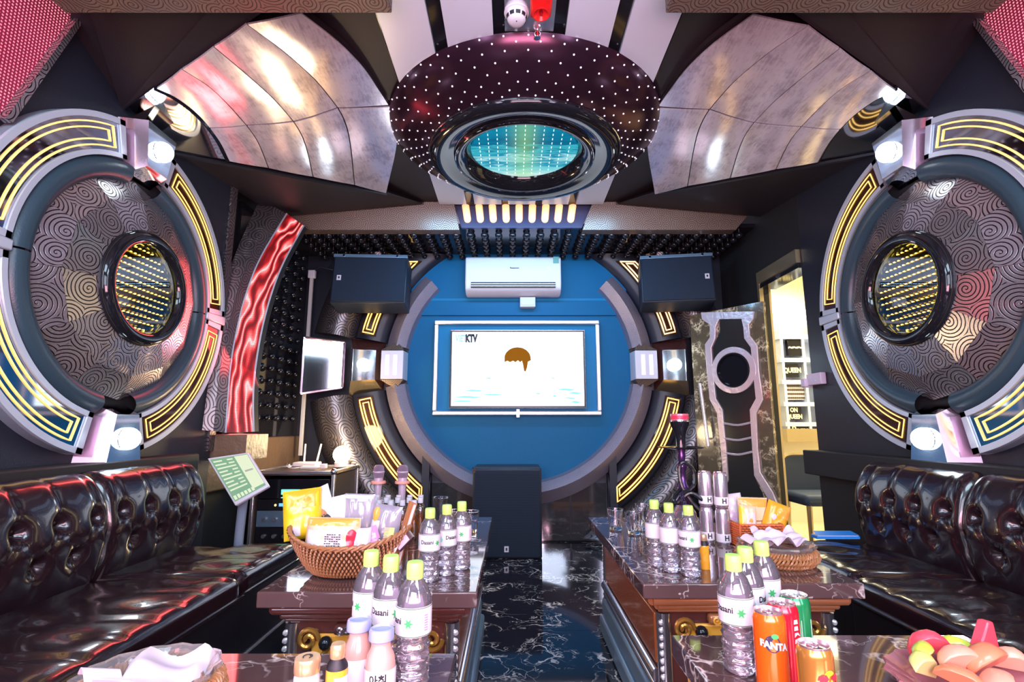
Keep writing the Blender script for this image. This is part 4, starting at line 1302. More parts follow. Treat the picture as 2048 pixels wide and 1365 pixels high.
# ================================================================== sofas
def prof_spline(pts, n):
    q = spline([V((p[0], 0, p[1])) for p in pts], n)
    return [(v.x, v.z) for v in q]
BACKP = prof_spline([(.055, .36), (.020, .45), (.0, .56), (.02, .67), (.075, .755), (.15, .775), (.225, .74), (.24, .60)], 72)
BL = [0]
for k in range(1, len(BACKP)): BL.append(BL[-1] + math.dist(BACKP[k], BACKP[k - 1]))
def z_to_l(z):
    return min((abs(p[1] - z), BL[i]) for i, p in enumerate(BACKP) if p[0] < .06)[1]
L0, L1 = z_to_l(.632), z_to_l(.505)
def sofa(s, front, back, y0, y1, label, yb1=None):
    yb1 = yb1 or y1
    t = empty('sofa_module', (s * (front + .4), (y0 + y1) / 2, 0), label, 'sofa', 'tufted leather sofa modules')
    ny = max(30, int((yb1 - y0) / .011)); nv = len(BACKP) - 1
    pitch = .145
    def fn(u, v):
        k = min(int(round(v * nv)), nv)
        x, z = BACKP[k]
        a, bq = BACKP[max(k - 1, 0)], BACKP[min(k + 1, nv)]
        tx, tz = bq[0] - a[0], bq[1] - a[1]
        l = math.hypot(tx, tz) or 1
        nx, nz = -tz / l, tx / l
        ss = (yb1 - y0) * u
        st = ss / pitch + .5
        tt = (BL[k] - L0) / (2 * (L0 - L1))
        if BL[k] > L0:
            h = 1 - math.exp(-abs(math.sin(PI * st)) / .16)
            fade = max(0, 1 - (BL[k] - L0) / .26)
            h = 1 - (1 - h) * fade
        elif BL[k] < L1:
            h = 1 - math.exp(-abs(math.sin(PI * (st + .5))) / .16)
            fade = max(0, 1 - (L1 - BL[k]) / .12)
            h = 1 - (1 - h) * fade
        else:
            h = 1 - math.exp(-min(abs(math.sin(PI * (st + tt))), abs(math.sin(PI * (st - tt)))) / .16)
        dip = 0
        for row, off in ((L0, 0.0), (L1, .5)):
            d = (st - off) - round(st - off)
            rr = (d * pitch) ** 2 + (BL[k] - row) ** 2
            dip += math.exp(-rr / .026 ** 2)
        e = min(ss, (yb1 - y0) - ss)
        edge = min(1, e / .045)
        rnd = (1 - (1 - edge) ** 2) ** .5 if edge < 1 else 1
        h = h * edge + 1.0 * (1 - edge)
        dip *= edge
        dd = -.011 * (1 - h) - .034 * dip - .040 * (1 - rnd)
        dd += .004 * noise.noise(V((ss * 9, z * 9, s)))
        return V((s * (back + x + (-(nx) * dd if False else -nx * -dd)), y0 + ss, z + nz * dd))
    b = MB(); b.grid(fn, ny, nv); 
    bk = b.build('backrest', M['sofa_leather'], t, sharp=80)
    for yy in (y0 + .003, yb1 - .003):
        b = MB(); b.poly([V((s * (back + min(x + .03, .236)), yy, z - .02)) for x, z in BACKP]); b.build('back_side', M['sofa_leather'], t)
    for row, off in ((.632, .5), (.505, 0)):
        i = 0
        while True:
            ss = (i + off) * pitch
            i += 1
            if ss > yb1 - y0 - .03: break
            if ss < .03: continue
            k = min(range(len(BACKP)), key=lambda q: abs(BACKP[q][1] - row) + (1 if BACKP[q][0] > .07 else 0))
            b = MB(); b.sphere((s * (back + BACKP[k][0] + .036), y0 + ss, row), .011, (.5, 1, 1), 8)
            b.build('button', M['sofa_leather'], t)
    # seat cushion with rounded front and shallow dimples
    sp_ = prof_spline([(back - front + .06, .40), (.30, .415), (.10, .422), (.030, .418), (.004, .400), (.0, .375), (.0, .345)], 30)
    n2 = len(sp_) - 1
    def fs(u, v):
        k = min(int(round(v * n2)), n2)
        x, z = sp_[k]
        y = y0 + .002 + (y1 - y0 - .004) * u
        ss = y - y0
        e = min(ss, (y1 - y0) - ss)
        drop = .03 * max(0, 1 - e / .04) ** 2
        d = 0
        for (bx, ph) in ((.16, 0.5), (.34, 0.0)):
            dy = (ss / .24 - ph) - round(ss / .24 - ph)
            d += .016 * math.exp(-((dy * .24) ** 2 + (x - bx) ** 2) / .05 ** 2)
            if x < bx: d += .007 * math.exp(-(dy * .24 / .012) ** 2) * min(1, x / .05 + .3)
        if x < .02: d *= .2
        return V((s * (front + x + (drop * .6 if x < .03 else 0)), y, z - drop - d))
    b = MB(); b.grid(fs, int((y1 - y0) / .016), n2); b.build('seat_cushion', M['sofa_leather'], t, sharp=80)
    b = MB(); b.tube([V((s * (front - .002), y0 + .004 + (y1 - y0 - .008) * i / 8, .346)) for i in range(9)], .007, 6); b.build('piping', M['sofa_leather'], t)
    b = MB(); b.box(min(s * (front + .008), s * (back + .22)), max(s * (front + .008), s * (back + .22)), y0 + .004, y1 - .004, .125, .345); b.build('seat_box', M['sofa_base'], t, bevel=.004)
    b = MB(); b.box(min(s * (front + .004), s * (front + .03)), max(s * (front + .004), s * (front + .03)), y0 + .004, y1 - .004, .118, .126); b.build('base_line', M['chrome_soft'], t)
    b = MB(); b.box(min(s * (front + .015), s * (back + .2)), max(s * (front + .015), s * (back + .2)), y0 + .01, y1 - .01, 0, .118); b.build('plinth', M['sofa_base'], t)
    return t
sofa(-1, 1.03, 1.52, 1.955, 2.48, 'dark tufted leather sofa module with red glow, next to the tablet stand', 2.56)
sofa(-1, 1.02, 1.51, .80, 1.950, 'long dark tufted leather sofa module in the near corner below the LED-column side ring')
sofa(1, 1.17, 1.57, 1.955, 2.56, 'dark tufted leather sofa module beside the doorway, blue folder on it')
sofa(1, 1.14, 1.56, .80, 1.950, 'long dark tufted leather sofa module in the near corner on the doorway side')
p0 = at(1632, 1060, Z=.42); 
fo = empty('folder', (1.43, 2.50, .42), 'flat bright blue folder lying on the sofa seat by the doorway', 'folder')
b = MB(); b.box(1.36, 1.56, 2.50, 2.55, .424, .436); b.build('cover', mat('folder_blue', (.02, .22, .65), .35), fo)
b = MB(); b.box(1.365, 1.555, 2.503, 2.547, .436, .440); b.build('sheets', M['paper'], fo)
b = MB(); b.add([(1.36, 2.50, .440), (1.56, 2.50, .440), (1.55, 2.55, .452), (1.37, 2.55, .452)], [(0, 1, 2, 3)]); b.build('flap', M['folder_blue'], fo)

# ================================================================== marble tables with carved gilt bases
ZT = .50
def spiral(c, r, turns, ux, uz, n=26):
    return [c + ux * (r * (1 - i / n * .85) * math.cos(turns * 2 * PI * i / n)) + uz * (r * (1 - i / n * .85) * math.sin(turns * 2 * PI * i / n)) for i in range(n + 1)]
def table(x0, x1, y0, y1, label, aisle, tone):
    t = empty('marble_table', ((x0 + x1) / 2, (y0 + y1) / 2, 0), label, 'table', 'carved marble-topped tables')
    b = MB(); b.box(x0, x1, y0, y1, ZT - .042, ZT); b.build('marble_top', M['table_marble'], t, bevel=.004)
    e = .035
    rail = M['rosewood'] if tone == 'rose' else mat('copper_wood', (.42, .16, .07), .18, .3, coat=.4) if 'copper_wood' not in M else M['copper_wood']
    # stepped mouldings under the top, one bar on each side
    for k, (z, r, off) in enumerate(((ZT - .056, .014, e), (ZT - .078, .009, e + .018), (ZT - .091, .005, e + .026))):
        for (p, q) in (((x0 + off, y0 + off), (x1 - off, y0 + off)), ((x0 + off, y1 - off), (x1 - off, y1 - off)), ((x0 + off, y0 + off), (x0 + off, y1 - off)), ((x1 - off, y0 + off), (x1 - off, y1 - off))):
            b = MB(); b.cyl((*p, z), (*q, z), r, n=10); b.build('moulding', rail, t)
    e2 = e + .035
    b = MB(); b.box(x0 + e2, x1 - e2, y0 + e2, y1 - e2, .02, ZT - .042); b.build('body', M['rosewood'], t)
    # carved front: gilt panel, scroll bar, corner scrolls, ball drops
    yf = y0 + e2
    fx0, fx1 = x0 + e2 + .03, x1 - e2 - .03
    b = MB(); b.box(fx0 + .035, fx1 - .035, yf - .012, yf, .07, .372); gp = b.build('gilt_panel', M['gold_panel'], t, bevel=.006)
    b = MB(); b.box(fx0 + .10, fx1 - .10, yf - .030, yf, .374, .402); b.build('scroll_bar', rail, t, bevel=.008)
    b = MB()
    nn = 9
    for k in range(nn):
        c = V((fx0 + .12 + (fx1 - fx0 - .24) * k / (nn - 1), yf - .031, .388))
        b.tube(spiral(c, .012, 1.4 * (1 if k % 2 else -1), V((1, 0, 0)), V((0, 0, 1)), 14), .0032, 4)
    stuff(b.build('carving', M['gold_panel'] if tone != 'rose' else M['silver_rail'], t))
    for sx in (-1, 1):
        xx = fx0 + .028 if sx < 0 else fx1 - .028
        c = V((xx, yf - .018, .360))
        b = MB(); b.tube(spiral(c, .030, 1.6 * -sx, V((1, 0, 0)), V((0, 0, 1))), .0070, 7); b.build('corner_scroll', M['gilt_scroll'], t)
        b = MB(); b.sphere((xx + -sx * .050, yf - .02, .352), .019, n=12); b.build('ball_drop', M['gloss_black'], t)
        b = MB(); b.tube(spiral(V((xx - sx * .02, yf - .016, .13)), .055, 1.8 * sx, V((1, 0, 0)), V((0, 0, 1))), .010, 7); b.build('foot_scroll', M['gilt_scroll'], t)
        b = MB(); b.tube(spline([V((xx - sx * .06, yf - .016, .345)), V((xx - sx * .03, yf - .02, .29)), V((xx - sx * .055, yf - .018, .22))], 10), .008, 6); b.build('stem_scroll', M['gilt_scroll'], t)
    # corner columns with bead strings
    for cx in (x0 + e2 + .006, x1 - e2 - .006):
        for cy in (y0 + e2 + .006, y1 - e2 - .006):
            b = MB(); b.cyl((cx, cy, .02), (cx, cy, ZT - .10), .022, n=12); co = b.build('corner_column', M['silver_rail'], t)
            b = MB()
            for k in range(17):
                b.sphere((cx + (-.014 if cx < (x0 + x1) / 2 else .014), cy - .018 if cy < (y0 + y1) / 2 else cy + .018, .04 + k * .021), .008, n=6)
            stuff(b.build('bead_string', M['chrome_soft'], co))
    # aisle side: orange wood panel above two silver rails and a stepped base
    xs = x1 - e2 if aisle > 0 else x0 + e2
    b = MB(); b.box(min(xs, xs + aisle * .012), max(xs, xs + aisle * .012), y0 + e2 + .05, y1 - e2 - .05, .24, .385); b.build('side_panel', M['wood_orange'], t, bevel=.004)
    for k, (z, r) in enumerate(((.215, .020), (.175, .011))):
        b = MB(); b.cyl((xs + aisle * .012, y0 + e2 + .03, z), (xs + aisle * .012, y1 - e2 - .03, z), r, n=10); b.build('side_rail', M['silver_rail'], t)
    for k, (z0, z1, o) in enumerate(((.075, .15, .022), (.0, .075, .036))):
        b = MB(); b.box(min(xs - aisle * .05, xs + aisle * o), max(xs - aisle * .05, xs + aisle * o), y0 + e2 - .02, y1 - e2 + .02, z0, z1); b.build('base_step', M['steel_blue'], t, bevel=.012)
    b = MB(); b.box(x0 + e2 - .02, x1 - e2 + .02, y0 + e2 - .02, y1 - e2 + .02, 0, .05); b.build('plinth', rail, t, bevel=.006)
    return t
table(-.755, -.155, 1.485, 2.635, 'marble table holding the wicker snack boat and small amber bottles', 1, 'rose')
table(.315, .95, 1.56, 2.63, 'marble table holding the hookah, glasses and orange basket', -1, 'copper')
table(-.80, -.17, .20, 1.11, 'nearest marble table with juice bottles and a glass dish of napkins', 1, 'rose')
table(.284, .92, .20, 1.20, 'nearest marble table with soda cans and the fruit plate', -1, 'copper')

# ================================================================== bottles
HB = .205
def rib(t, z): return 1 + (.030 * math.sin(6 * t + z * 190) + .026 * math.sin(7 * t - z * 260)) * (1 if .008 < z < .083 else 0)
def wrap(r, z0, rev=-PI / 2):
    return lambda x, y: V((r * math.cos(rev + x / r), r * math.sin(rev + x / r), z0 + y))
def water_bottle():
    t = empty('water_bottle', (0, 0, 0), '-', 'bottle', 'plastic water bottles with green caps')
    shell = [(.010, .004), (.024, .0), (.0285, .004)] + [(.0298 - .0022 * abs(math.sin(i * PI / 5.0)) - (.002 if i > 22 else 0), .008 + i * .0028) for i in range(27)] + [(.0312, .086), (.0315, .110), (.0315, .134), (.0300, .146), (.0235, .163), (.0150, .175), (.0125, .180), (.0125, .184)]
    b = MB(); b.lathe(shell, n=40, mod=rib); b.build('shell', M['clear_plastic'], t, sharp=70)
    wt = [(0, .005)] + [(r - .0012, z + .001) for r, z in shell if z < .150] + [(.0255, .155), (0, .155)]
    b = MB(); b.lathe(wt, n=40, mod=rib); b.build('water', M['water'], t, sharp=60)
    b = MB(); b.lathe([(.0319, .086), (.0322, .088), (.0322, .132), (.0319, .134)], n=32); lb = b.build('label', M['label_white'], t)
    b = MB()
    for z in (.0875, .1325): b.lathe([(.0325, z - .0007), (.0325, z + .0007)], n=32)
    b.build('label_line', M['label_line'], lb)
    r = .0326
    b = MB(); b.text('Dasani', .0150, lambda x, y: wrap(r, .112)(x - .012, y), .0004, sx=.95); b.build('lettering', M['ink'], lb)
    b = MB(); w = wrap(r, .109)
    st = []
    for k in range(12):
        rr = .0095 if k % 2 == 0 else .0042
        a = 2 * PI * k / 12
        st.append(w(.021 + rr * math.cos(a), rr * math.sin(a)))
    b.poly(st); b.build('leaf_emblem', M['label_green'], lb)
    b = MB(); w = wrap(r, .109)
    for k in range(7): b.poly([w(.050, -.014 + k * .004), w(.058, -.014 + k * .004), w(.058, -.012 + k * .004), w(.050, -.012 + k * .004)])
    b.build('barcode', M['ink_pink'], lb)
    b = MB(); w = wrap(r, .105)
    dr = [w(-.045 + .006 * math.sin(a) * (1 if math.cos(a) < .2 else .75), -.006 * math.cos(a) + (.008 if k == 6 else 0)) for k, a in enumerate([2 * PI * i / 12 for i in range(12)])]
    b.poly(dr); b.build('drop_emblem', mat('label_teal', (.25, .62, .60), .5), lb)
    b = MB(); b.lathe([(.0145, .180), (.0150, .182), (.0150, .199), (.0138, .204), (0, .205)], n=28, mod=lambda t, z: 1 + .012 * math.cos(28 * t) * (1 if z < .2 else 0)); cp = b.build('cap', M['green_cap'], t)
    b = MB(); b.lathe([(.0148, .176), (.0152, .177), (.0152, .180), (.0148, .1805)], n=24); b.build('tamper_ring', M['green_cap'], cp)
    return t
wb = water_bottle()
spots = [
    (-.304, 1.590, .3, 'water bottle nearest the camera beside the wicker snack boat'),
    (-.262, 1.655, 1.0, 'middle water bottle of the three in line beside the wicker snack boat'),
    (-.222, 1.720, -.55, 'water bottle closest to the table edge, last of the three beside the snack boat'),
    (-.236, .985, -.75, 'large-looking water bottle on the near table, nearest its aisle edge, pink side label'),
    (-.290, 1.030, -.05, 'middle water bottle above the juice bottles with its name plainly readable'),
    (-.338, 1.068, -1.15, 'water bottle at the inner end above the juice bottles, half hidden by its neighbour'),
    (.410, 1.760, 1.9, 'water bottle nearest the drinking glasses, first of three by the hookah hose'),
    (.437, 1.690, 2.3, 'middle one of the three water bottles in front of the hookah'),
    (.482, 1.640, -.75, 'water bottle standing against the honey bottle in front of the hookah'),
    (.363, 1.035, -.78, 'foremost water bottle beside the orange soda can'),
    (.414, 1.098, 1.2, 'middle water bottle behind the orange soda can'),
    (.472, 1.150, -.62, 'rearmost water bottle behind the red and green soda cans'),
]
for k, (x, y, rz, lab) in enumerate(spots):
    if k == 0:
        o = wb; o.location = (x, y, ZT); o.rotation_euler = (0, 0, rz); o['label'] = lab
    else:
        copy_tree(wb, (x, y, ZT), rz, lab)

# rice juice bottles
juice = mat('juice_pink', (.66, .34, .29), .25, coat=.5)
def juice_bottle(x, y, rz, label):
    t = empty('juice_bottle', (x, y, ZT), label, 'bottle', 'small rice juice bottles')
    b = MB(); b.lathe([(0, 0), (.022, 0), (.0245, .004), (.0250, .03), (.0245, .062), (.0215, .078), (.0165, .088), (.0150, .098), (.0150, .100), (0, .100)], n=28); b.build('body', juice, t, local=True, sharp=50)
    b = MB(); b.lathe([(.0252, .022), (.0256, .024), (.0256, .058), (.0252, .060)], n=28); lb = b.build('label', M['label_white'], t, local=True)
    b = MB(); w = wrap(.0259, .047); b.text('아침', .0165, w, .0004); b.build('lettering', M['ink'], lb, local=True)
    b = MB(); w = wrap(.0259, .031); b.text('햇살', .013, lambda x, y: w(x + .004, y), .0002); b.build('lettering', M['ink'], lb, local=True)
    b = MB(); b.lathe([(.0185, .099), (.0205, .101), (.0205, .112), (.0192, .117), (.0165, .118), (.0150, .115), (0, .115)], n=32, mod=lambda t, z: 1 + .01 * math.cos(36 * t)); b.build('cap', mat('cap_lavender', (.30, .34, .64), .3) if 'cap_lavender' not in M else M['cap_lavender'], t, local=True)
    t.rotation_euler = (0, 0, rz)
juice_bottle(-.276, .915, .10, 'pink rice juice bottle facing front with black brush lettering')
juice_bottle(-.325, .955, 1.4, 'pink rice juice bottle turned sideways behind the front one')
def small_bottle(name, x, y, h, r, liquid, cap, txt, label, rz=0, capcol=None, text_mat='ink', group=None, lab=True):
    t = empty(name, (x, y, ZT), label, 'bottle', group)
    b = MB(); b.lathe([(0, 0), (r * .9, 0), (r, .003), (r, h * .66), (r * .92, h * .72), (r * .62, h * .80), (r * .58, h * .84), (0, h * .84)], n=24); b.build('body', M[liquid], t, local=True, sharp=50)
    b = MB(); b.lathe([(r * .95, h * .70), (r * 1.0, h * .69), (r * .94, h * .735), (r * .66, h * .80), (r * .62, h * .84)], n=24); b.build('dark_shoulder', M['ink'], t, local=True)
    if lab:
        b = MB(); b.lathe([(r + .0004, h * .06), (r + .0006, h * .07), (r + .0006, h * .60), (r + .0004, h * .61)], n=20, a0=-PI / 2 + .1, a1=-PI / 2 + 1.6, x=(1, 0, 0)); lb = b.build('label', M['label_white'], t, local=True)
        if txt:
            w = wrap(r + .0012, h * .34)
            b = MB(); b.text(txt, .016, lambda x, y: w(.014 - y, x), .0005); b.build('lettering', M[text_mat], lb, local=True)
    b = MB(); b.lathe([(r * .66, h * .82), (r * .70, h * .83), (r * .70, h * .97), (r * .60, h), (0, h)], n=24, mod=lambda t, z: 1 + .015 * math.cos(24 * t)); b.build('cap', M[cap], t, local=True)
    t.rotation_euler = (0, 0, rz)
    return t
mat('honey', (.78, .36, .03), .15, coat=.5)
mat('cap_gold', (.80, .52, .28), .25, .6)
mat('coffee_yellow', (.72, .42, .04), .2, coat=.4)
small_bottle('tonic_bottle', -.332, .868, .112, .0165, 'coffee_yellow', 'cap_gold', 'REE', 'small yellow bottle with gold cap and red lettering beside the juice bottles', 0, text_mat='ink_red')
small_bottle('honey_bottle', .550, 1.715, .104, .0165, 'honey', 'cap_gold', '', 'small amber honey-coloured bottle by the water bottles under the hookah pipe', 0, lab=False)
t = empty('tonic_jar', (-.372, .850, ZT), 'squat pale bottle with wide gold cap at the front of the near table', 'bottle')
b = MB(); b.lathe([(0, 0), (.016, 0), (.019, .004), (.0195, .06), (.0185, .074), (.0160, .080), (0, .080)], n=24); b.build('body', mat('pale_jar', (.62, .58, .68), .2, coat=.4), t, local=True)
b = MB(); b.lathe([(.0185, .079), (.0188, .080), (.0188, .097), (.0176, .100), (0, .100)], n=32, mod=lambda t, z: 1 + .012 * math.cos(32 * t)); cp = b.build('cap', M['cap_gold'], t, local=True)
b = MB(); b.tube([(.007 * math.cos(a), .007 * math.sin(a), .1004) for a in [k * .5 for k in range(9)]], .0008, 4); b.tube([(.002, .004, .1004), (.006, .000, .1004), (.004, -.005, .1004)], .0008, 4); b.build('cap_emblem', M['ink'], cp, local=True)

# amber shot bottles in rows behind the snack boat
thin_glass('amber_clear', (.95, .93, .90), .14, .02)
mat('amber_drink', (.80, .36, .05), .05, trans=.85, ior=1.33)
def shot():
    t = empty('amber_bottle', (0, 0, 0), '-', 'bottle', 'small amber bottles behind the snack boat')
    b = MB(); b.lathe([(0, 0), (.0165, 0), (.018, .004), (.018, .078), (.016, .088), (.0095, .096), (.0095, .108)], n=18); b.build('glass', M['amber_clear'], t, local=True)
    b = MB(); b.lathe([(0, .003), (.0165, .004), (.0165, .074), (0, .074)], n=18); b.build('drink', M['amber_drink'], t, local=True)
    b = MB(); b.lathe([(.0105, .104), (.0115, .105), (.0115, .121), (0, .122)], n=16); b.build('cap', M['white_plastic'], t, local=True)
    return t
s0 = shot()
rows = ['front', 'middle', 'back']
ords = ['first', 'second', 'third', 'fourth', 'fifth']
k = 0
for j in range(3):
    for i in range(5):
        x, y = -.640 + i * .047 + .012 * (j % 2), 2.13 + j * .075
        lab = '%s small amber bottle of the %s row counted from the sofa' % (ords[i], rows[j])
        if k == 0: s0.location = (x, y, ZT); s0['label'] = lab; s0.scale = (1, 1, 1.25)
        else: copy_tree(s0, (x, y, ZT), 0, lab)
        k += 1

# drinking glasses
def tumbler(h=.085, r=.036):
    t = empty('drinking_glass', (0, 0, 0), '-', 'glass', 'clear drinking glasses')
    fac = lambda a, z: 1 + (.03 * math.cos(8 * a) if z < h * .55 else 0)
    b = MB(); b.lathe([(0, 0), (r * .72, 0), (r * .78, .004), (r * .86, h * .5), (r, h), (r * .955, h), (r * .80, h * .5), (r * .70, .012), (0, .012)], n=32, mod=fac); b.build('bowl', M['glassware'], t, local=True, sharp=50)
    b = MB(); b.tube([(r * .98 * math.cos(a), r * .98 * math.sin(a), h) for a in [2 * PI * i / 28 for i in range(28)]], .0012, 5, closed=True); b.build('rim', M['glassware'], t, local=True)
    return t
g0 = tumbler()
gl = [(-.385, 2.42, 'taller drinking glass at the rear of the snack boat table, behind the green caps'),
      (-.236, 2.28, 'drinking glass between the small amber bottles and the table edge'),
      (-.315, 2.30, 'drinking glass tucked behind the middle water bottle, near the amber bottles'),
      (.392, 2.335, 'drinking glass nearest the back corner at the aisle edge of the hookah table'),
      (.452, 2.250, 'foremost drinking glass of the cluster at the aisle edge of the hookah table'),
      (.505, 2.335, 'drinking glass in the middle of the cluster beside the water bottles'),
      (.545, 2.47, 'rear drinking glass of the hookah table, behind the water bottle caps'),
      (.625, 2.49, 'rear drinking glass standing closest behind the hookah')]
for k, (x, y, lab) in enumerate(gl):
    if k == 0: g0.location = (x, y, ZT); g0['label'] = lab; g0.scale = (1, 1, 1.45)
    else: copy_tree(g0, (x, y, ZT), k * .3, lab).scale = (1, 1, 1)

# ================================================================== cans
CR, CH = .0265, .134
def can(x, y, z, body, label, rz=0, top='alu', group=None, h=CH, r=CR):
    t = empty('drink_can', (x, y, z), label, 'can', group)
    b = MB(); b.lathe([(0, .004), (r * .72, .002), (r * .78, 0), (r * .98, .009), (r, .014), (r, h - .016), (r * .96, h - .009), (r * .86, h - .003)], n=32); bd = b.build('body', M[body], t, local=True, sharp=60)
    b = MB(); b.lathe([(r * .86, h - .004), (r * .88, h), (r * .84, h), (r * .80, h - .005), (0, h - .005)], n=32); ld = b.build('lid', M[top], t, local=True)
    b = MB(); b.tube([V((.007 * math.cos(a), .009 * math.sin(a) + .002, h - .0035)) for a in [2 * PI * i / 16 for i in range(16)]], .0014, 5, closed=True); b.build('pull_tab', M[top], ld, local=True)
    b = MB(); b.lathe([(0, h - .0046), (.008, h - .0046)], (0, -.010, 0), n=14); b.build('mouth', M['ink'] if body == 'can_gold' else M['silver_rail'], ld, local=True)
    t.rotation_euler = (0, 0, rz)
    return t, bd
mat('can_orange', (.90, .13, .01), .22, .25, coat=.4)
mat('can_red', (.62, .01, .03), .22, .25, coat=.4)
mat('can_green', (.01, .22, .07), .22, .25, coat=.4)
mat('can_gold', (.62, .28, .06), .2, .6, coat=.4)
mat('can_silver', (.62, .56, .64), .22, .8)
mat('lid_pink', (.66, .46, .52), .22, .8)
t, bd = can(.383, .950, ZT, 'can_orange', 'orange soda can with white lettering, foremost of the slim cans', .0, 'lid_pink')
w = wrap(CR + .0006, .088)
b = MB(); b.poly([w(.013 * math.cos(a) - .008, .0135 * math.sin(a)) for a in [2 * PI * i / 20 for i in range(20)]]); b.build('dark_badge', mat('badge_navy', (.02, .02, .06), .4), bd, local=True)
w2 = wrap(CR + .0013, .085)
b = MB(); b.text('FANTA', .0145, lambda x, y: w2(x - .006, y + x * -.12), .0008); b.build('lettering', M['white_plastic'], bd, local=True)
b = MB(); w3 = wrap(CR + .0009, .090); b.poly([w3(-.004 + .006 * math.cos(a), .010 + .004 * math.sin(a)) for a in [2 * PI * i / 12 for i in range(12)]]); b.build('leaf_emblem', M['label_green'], bd, local=True)
t, bd = can(.428, .992, ZT, 'can_red', 'red soda can with upright white lettering behind the orange can', .5, 'lid_pink')
b = MB(); w = wrap(CR + .0006, .07)
for k in range(9):
    b.poly([w(-.008, -.05 + k * .0105), w(.002 + .006 * (k % 3 == 0), -.05 + k * .0105), w(.001, -.043 + k * .0105), w(-.007, -.043 + k * .0105)])
b.build('lettering', M['white_plastic'], bd, local=True)
t, bd = can(.474, 1.036, ZT, 'can_green', 'green soda can, rearmost of the slim cans on the near table', .3, 'alu')
b = MB(); w = wrap(CR + .0006, .07); b.poly([w(-.012, -.03), w(.012, -.03), w(.012, .025), w(-.012, .025)]); b.build('label_patch', mat('can_mint', (.45, .66, .55), .4), bd, local=True)
t, bd = can(.412, .868, ZT, 'can_gold', 'short gold energy drink can with dark opened mouth, nearest the camera', .25, 'lid_pink', h=.112, r=.0262)
w = wrap(.0262 + .0006, .074)
b = MB(); b.poly([w(.0095 * math.cos(a), .0095 * math.sin(a)) for a in [2 * PI * i / 20 for i in range(20)]]); b.build('sun_emblem', mat('sun_yellow', (.95, .60, .03), .35), bd, local=True)
w = wrap(.0262 + .0010, .072)
for sx in (-1, 1):
    b = MB(); b.poly([w(sx * x, y) for x, y in ((.002, .000), (.006, .006), (.011, .006), (.017, .003), (.019, -.003), (.016, -.002), (.015, -.009), (.013, -.004), (.009, -.003), (.007, -.008), (.005, -.003))]); b.build('beast_emblem', M['ink_red'], bd, local=True)
hc = [(.700, 2.085, ZT, 'lower silver can of the stack nearer the hookah', 0), (.746, 2.045, ZT, 'lower silver can of the stack nearer the orange basket', .1),
      (.702, 2.088, ZT + CH, 'upper silver can stacked behind the hookah hose', .2), (.748, 2.050, ZT + CH, 'upper silver can stacked nearest the orange basket', .05)]
for k, (x, y, z, lab, rz) in enumerate(hc):
    t, bd = can(x, y, z, 'can_silver', lab, rz, 'lid_pink', 'stacked silver beer cans')
    b = MB(); b.lathe([(CR + .0003, .012), (CR + .0005, .014), (CR + .0005, .040), (CR + .0003, .042)], n=28); bn = b.build('white_band', M['label_white'], bd, local=True)
    w = wrap(CR + .0009, .027)
    b = MB(); b.text('H', .026, w, .0009); b.build('lettering', M['ink'], bn, local=True)
# ================================================================== wicker boat and its snacks
BC = V((-.562, 1.665, ZT))
def boat_r(a, v):
    """point on the boat wall: a = angle, v = 0 foot .. 1 rim"""
    ca, sa = math.cos(a), math.sin(a)
    rim = .090 + .038 * abs(ca) ** 2.5
    g = v ** .62
    rx, ry = .095 + .088 * g, .062 + .066 * g
    return V((BC.x + rx * ca, BC.y + ry * sa, BC.z + .004 + rim * v))
bk = empty('wicker_basket', BC, 'boat-shaped brown wicker basket heaped with snack bags', 'basket')
b = MB(); b.grid(lambda u, v: boat_r(2 * PI * u, v) * 1.0 - (boat_r(2 * PI * u, v) - V((BC.x, BC.y, boat_r(2 * PI * u, v).z))) * .03, 64, 8); b.poly([boat_r(2 * PI * i / 40, 0.0) for i in range(40)])
b.build('liner', M['wicker_dark'], bk)
b = MB()
NR, NC = 9, 76
for j in range(NR):
    for i in range(NC):
        a = 2 * PI * (i + .5 * (j % 2)) / NC
        p, q = boat_r(a, (j + .05) / NR), boat_r(a, min(1, (j + 1.10) / NR))
        m = (p + q) / 2
        out = (m - V((BC.x, BC.y, m.z))).normalized() * .0028
        b.tube([p, m + out, q], [.0022, .0042, .0022], 5)
stuff(b.build('weave', M['wicker'], bk))
b = MB()
for k in range(2):
    b.tube([boat_r(2 * PI * i / 120, 1.0) + V((0, 0, .004 + .004 * math.sin(i * 1.3 + k * PI))) + (boat_r(2 * PI * i / 120, 1.0) - BC).normalized() * .004 * math.cos(i * 1.3 + k * PI) for i in range(120)], .0052, 6, closed=True)
b.build('rim', M['wicker'], bk)

